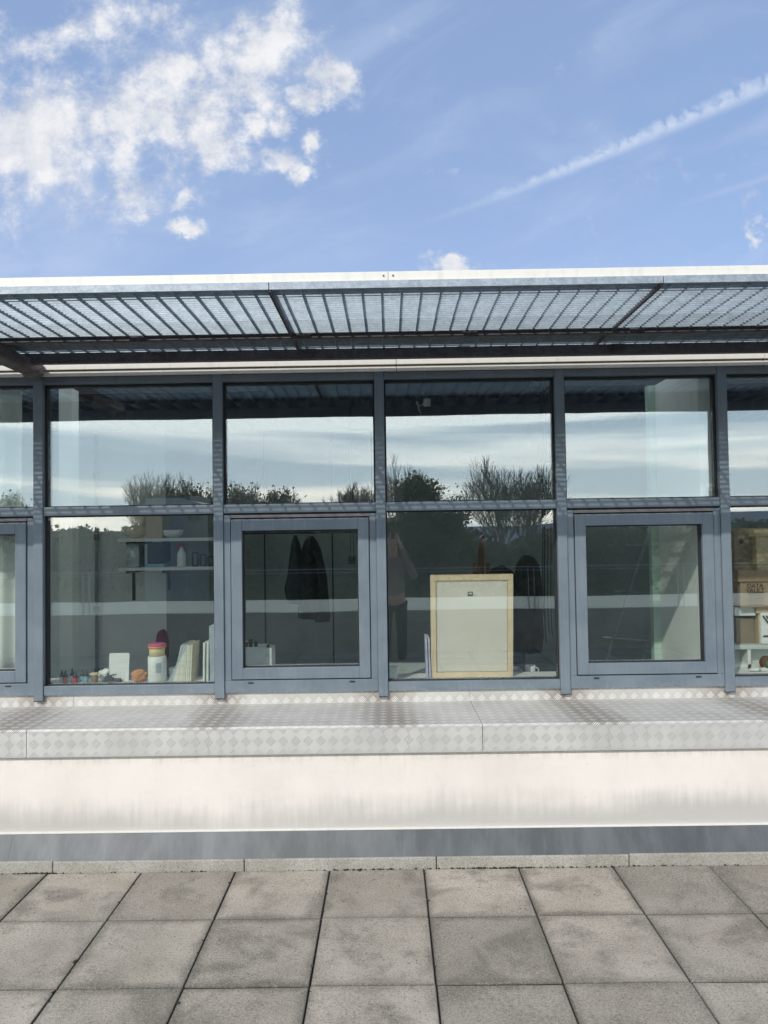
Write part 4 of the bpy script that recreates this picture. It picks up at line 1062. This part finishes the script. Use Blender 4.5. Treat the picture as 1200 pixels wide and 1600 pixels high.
# grey shed beyond the rail
a = vz(226, 776, -27); b = vz(345, 776, -27)
t = empty('grey_shed', (0, 0, 0), 'grey flat shed with a pale sloping roof, mirrored under the bare trees', 'shed')
MB().box(a[0], a[0]+2.2, -31, -27, -7, a[1]-.25).build('wall', M['shedm'], t)
MB().box(a[0]-.1, a[0]+2.3, -31.1, -26.9, a[1]-.249, a[1]+.02).build('roof_edge', M['dgrey'], t)
s = MB(); s.v = [(a[0]+.1, -26.85, a[1]-.75), (a[0]+.1, -26.85, a[1]-.10), (a[0]+1.9, -26.85, a[1]-.10), (a[0]+3.9, -26.85, a[1]-.75), (a[0]+.1, -30, a[1]-.75), (a[0]+.1, -30, a[1]-.10), (a[0]+1.9, -30, a[1]-.10), (a[0]+3.9, -30, a[1]-.75)]
s.f = [(0, 1, 2, 3), (7, 6, 5, 4), (1, 5, 6, 2), (2, 6, 7, 3), (0, 3, 7, 4), (0, 4, 5, 1)]; s.build('side_roof', M['shedr'], t)

# ================================================================== the photographer, mirrored in the glass
def skin(name, joints, edges, mat, parent=None, sub=2, root=0):
    me = bpy.data.meshes.new(name); me.from_pydata([j[0] for j in joints], edges, []); me.update(); me.materials.append(mat)
    o = bpy.data.objects.new(name, me); C.objects.link(o); o.parent = parent
    md = o.modifiers.new('skin', 'SKIN'); md.use_smooth_shade = True
    for k, sv in enumerate(me.skin_vertices[0].data):
        r_ = joints[k][1]; sv.radius = r_ if isinstance(r_, tuple) else (r_, r_); sv.use_root = (k == root)
    if sub: sm = o.modifiers.new('sub', 'SUBSURF'); sm.levels = sub; sm.render_levels = sub
    return o
PX, PY = .055, -.34
def J(x, y, z): return (PX+x, PY+y, z)
j = [(J(0, 0, .95), (.15, .11)), (J(0, 0, 1.10), (.125, .095)), (J(0, 0, 1.28), (.145, .10)), (J(0, 0, 1.39), (.12, .085)), (J(0, .01, 1.47), (.055, .055)), (J(0, .02, 1.54), (.06, .065)), (J(0, .03, 1.62), (.078, .09)), (J(0, .025, 1.69), (.07, .085)), (J(0, .02, 1.735), (.035, .045))]
e = [(i, i+1) for i in range(8)]
def chain(start, pts):
    k = start
    for p in pts: j.append(p); e.append((k, len(j)-1)); k = len(j)-1
    return k
for sx in (-1, 1):
    chain(3, [(J(.175*sx, 0, 1.40), .052), (J(.275*sx, .06, 1.22), .043), (J(.27*sx, .13, 1.20), .040), (J(.165*sx, .24, 1.45), .033), (J(.085*sx, .285, 1.66), .025), (J(.062*sx, .29, 1.70), (.032, .016))])
    hand = len(j)-1
    for f_, (dz_, ln) in enumerate(((.030, .072), (.012, .080), (-.006, .074), (-.022, .058))):
        chain(hand, [(J((.055)*sx, .285, 1.735+dz_), .0085), (J((.040)*sx, .315, 1.745+dz_), .008), (J((.024)*sx, .322, 1.748+dz_*1.1), .0068)])
    chain(hand, [(J(.052*sx, .262, 1.725), .010), (J(.030*sx, .262, 1.745), .0085)])
    chain(0, [(J(.09*sx, 0, .86), .085), (J(.10*sx, .01, .50), .058), (J(.10*sx, -.01, .28), .052), (J(.10*sx, -.02, .09), .036), (J(.105*sx, .05, .045), .035), (J(.11*sx, .13, .03), .026)])
per = empty('person', (0, 0, 0), 'person in a dusty pink jumper and black trousers raising a phone with both hands', 'person')
body = skin('body', j, e, M['skin'], per)
# face
for sx in (-1, 1):
    blob('eye', M['bplast'], J(.030*sx, .112, 1.635), (.011, .006, .006), 2, 0, 1, per)
    blob('ear', M['skin'], J(.082*sx, .02, 1.625), (.010, .02, .03), 2, .05, 3, per)
blob('nose', M['skin'], J(0, .125, 1.605), (.011, .018, .022), 2, .05, 3, per)
blob('mouth', M['red'], J(0, .116, 1.568), (.024, .006, .006), 2, .05, 3, per)
h_ = blob('hair', M['hair'], J(0, -.012, 1.665), (.098, .105, .108), 4, .05, 5, per, 3)
blob('hair_length', M['hair'], J(0, -.055, 1.53), (.10, .05, .15), 3, .08, 5, per, 5)
jt = [(J(0, 0, .90), (.175, .135)), (J(0, 0, 1.08), (.155, .12)), (J(0, 0, 1.28), (.165, .12)), (J(0, 0, 1.40), (.125, .095)), (J(0, .005, 1.455), (.068, .068))]
et = [(0, 1), (1, 2), (2, 3), (3, 4)]
for sx in (-1, 1):
    k0 = len(jt)
    jt += [(J(.175*sx, 0, 1.40), .070), (J(.275*sx, .06, 1.22), .060), (J(.27*sx, .13, 1.20), .056), (J(.165*sx, .24, 1.45), .046), (J(.108*sx, .275, 1.60), .038)]
    et += [(3, k0), (k0, k0+1), (k0+1, k0+2), (k0+2, k0+3), (k0+3, k0+4)]
skin('jumper', jt, et, M['knit'], per)
jl = [(J(0, 0, .94), (.165, .125))]; el = []
for sx in (-1, 1):
    k0 = len(jl); jl += [(J(.09*sx, 0, .84), .100), (J(.10*sx, .01, .50), .074), (J(.10*sx, -.01, .28), .068), (J(.10*sx, -.02, .10), .060)]
    el += [(0, k0), (k0, k0+1), (k0+1, k0+2), (k0+2, k0+3)]
skin('trousers', jl, el, M['trous'], per)
for sx in (-1, 1):
    s = MB(); s.box(J(.105*sx, 0, 0)[0]-.045, J(.105*sx, 0, 0)[0]+.045, PY-.07, PY+.19, .002, .03); s.build('shoe_sole', M['bplast'], per, bev=.01)
    blob('shoe', M['bplast'], (J(.105*sx, 0, 0)[0], PY+.06, .052), (.045, .125, .042), 3, .05, 3, per)
ph = empty('phone', (0, 0, 0), 'dark mobile phone held up in both hands by the person in the pink jumper', 'phone')
MB().box(-.037, .037, -.034, -.026, CH-.075+.02, CH+.075-.055+.03).build('phone_case', M['bplast'], ph, bev=.003)
MB().tube((0, -.0255, CH), (0, -.024, CH), .006, n=16).build('lens', M['dgrey'], ph)

# curves and lettering become plain meshes
bpy.context.view_layer.update()
dg = bpy.context.evaluated_depsgraph_get()
for o in [o for o in C.objects if o.type in ('CURVE', 'FONT')]:
    me = bpy.data.meshes.new_from_object(o.evaluated_get(dg)); me.name = o.name
    nm = o.name; n_ = bpy.data.objects.new('tmp', me); C.objects.link(n_)
    n_.parent = o.parent; n_.matrix_basis = o.matrix_basis.copy()
    for k in ('label', 'category', 'group', 'kind'):
        if k in o: n_[k] = o[k]
    bpy.data.objects.remove(o); n_.name = nm
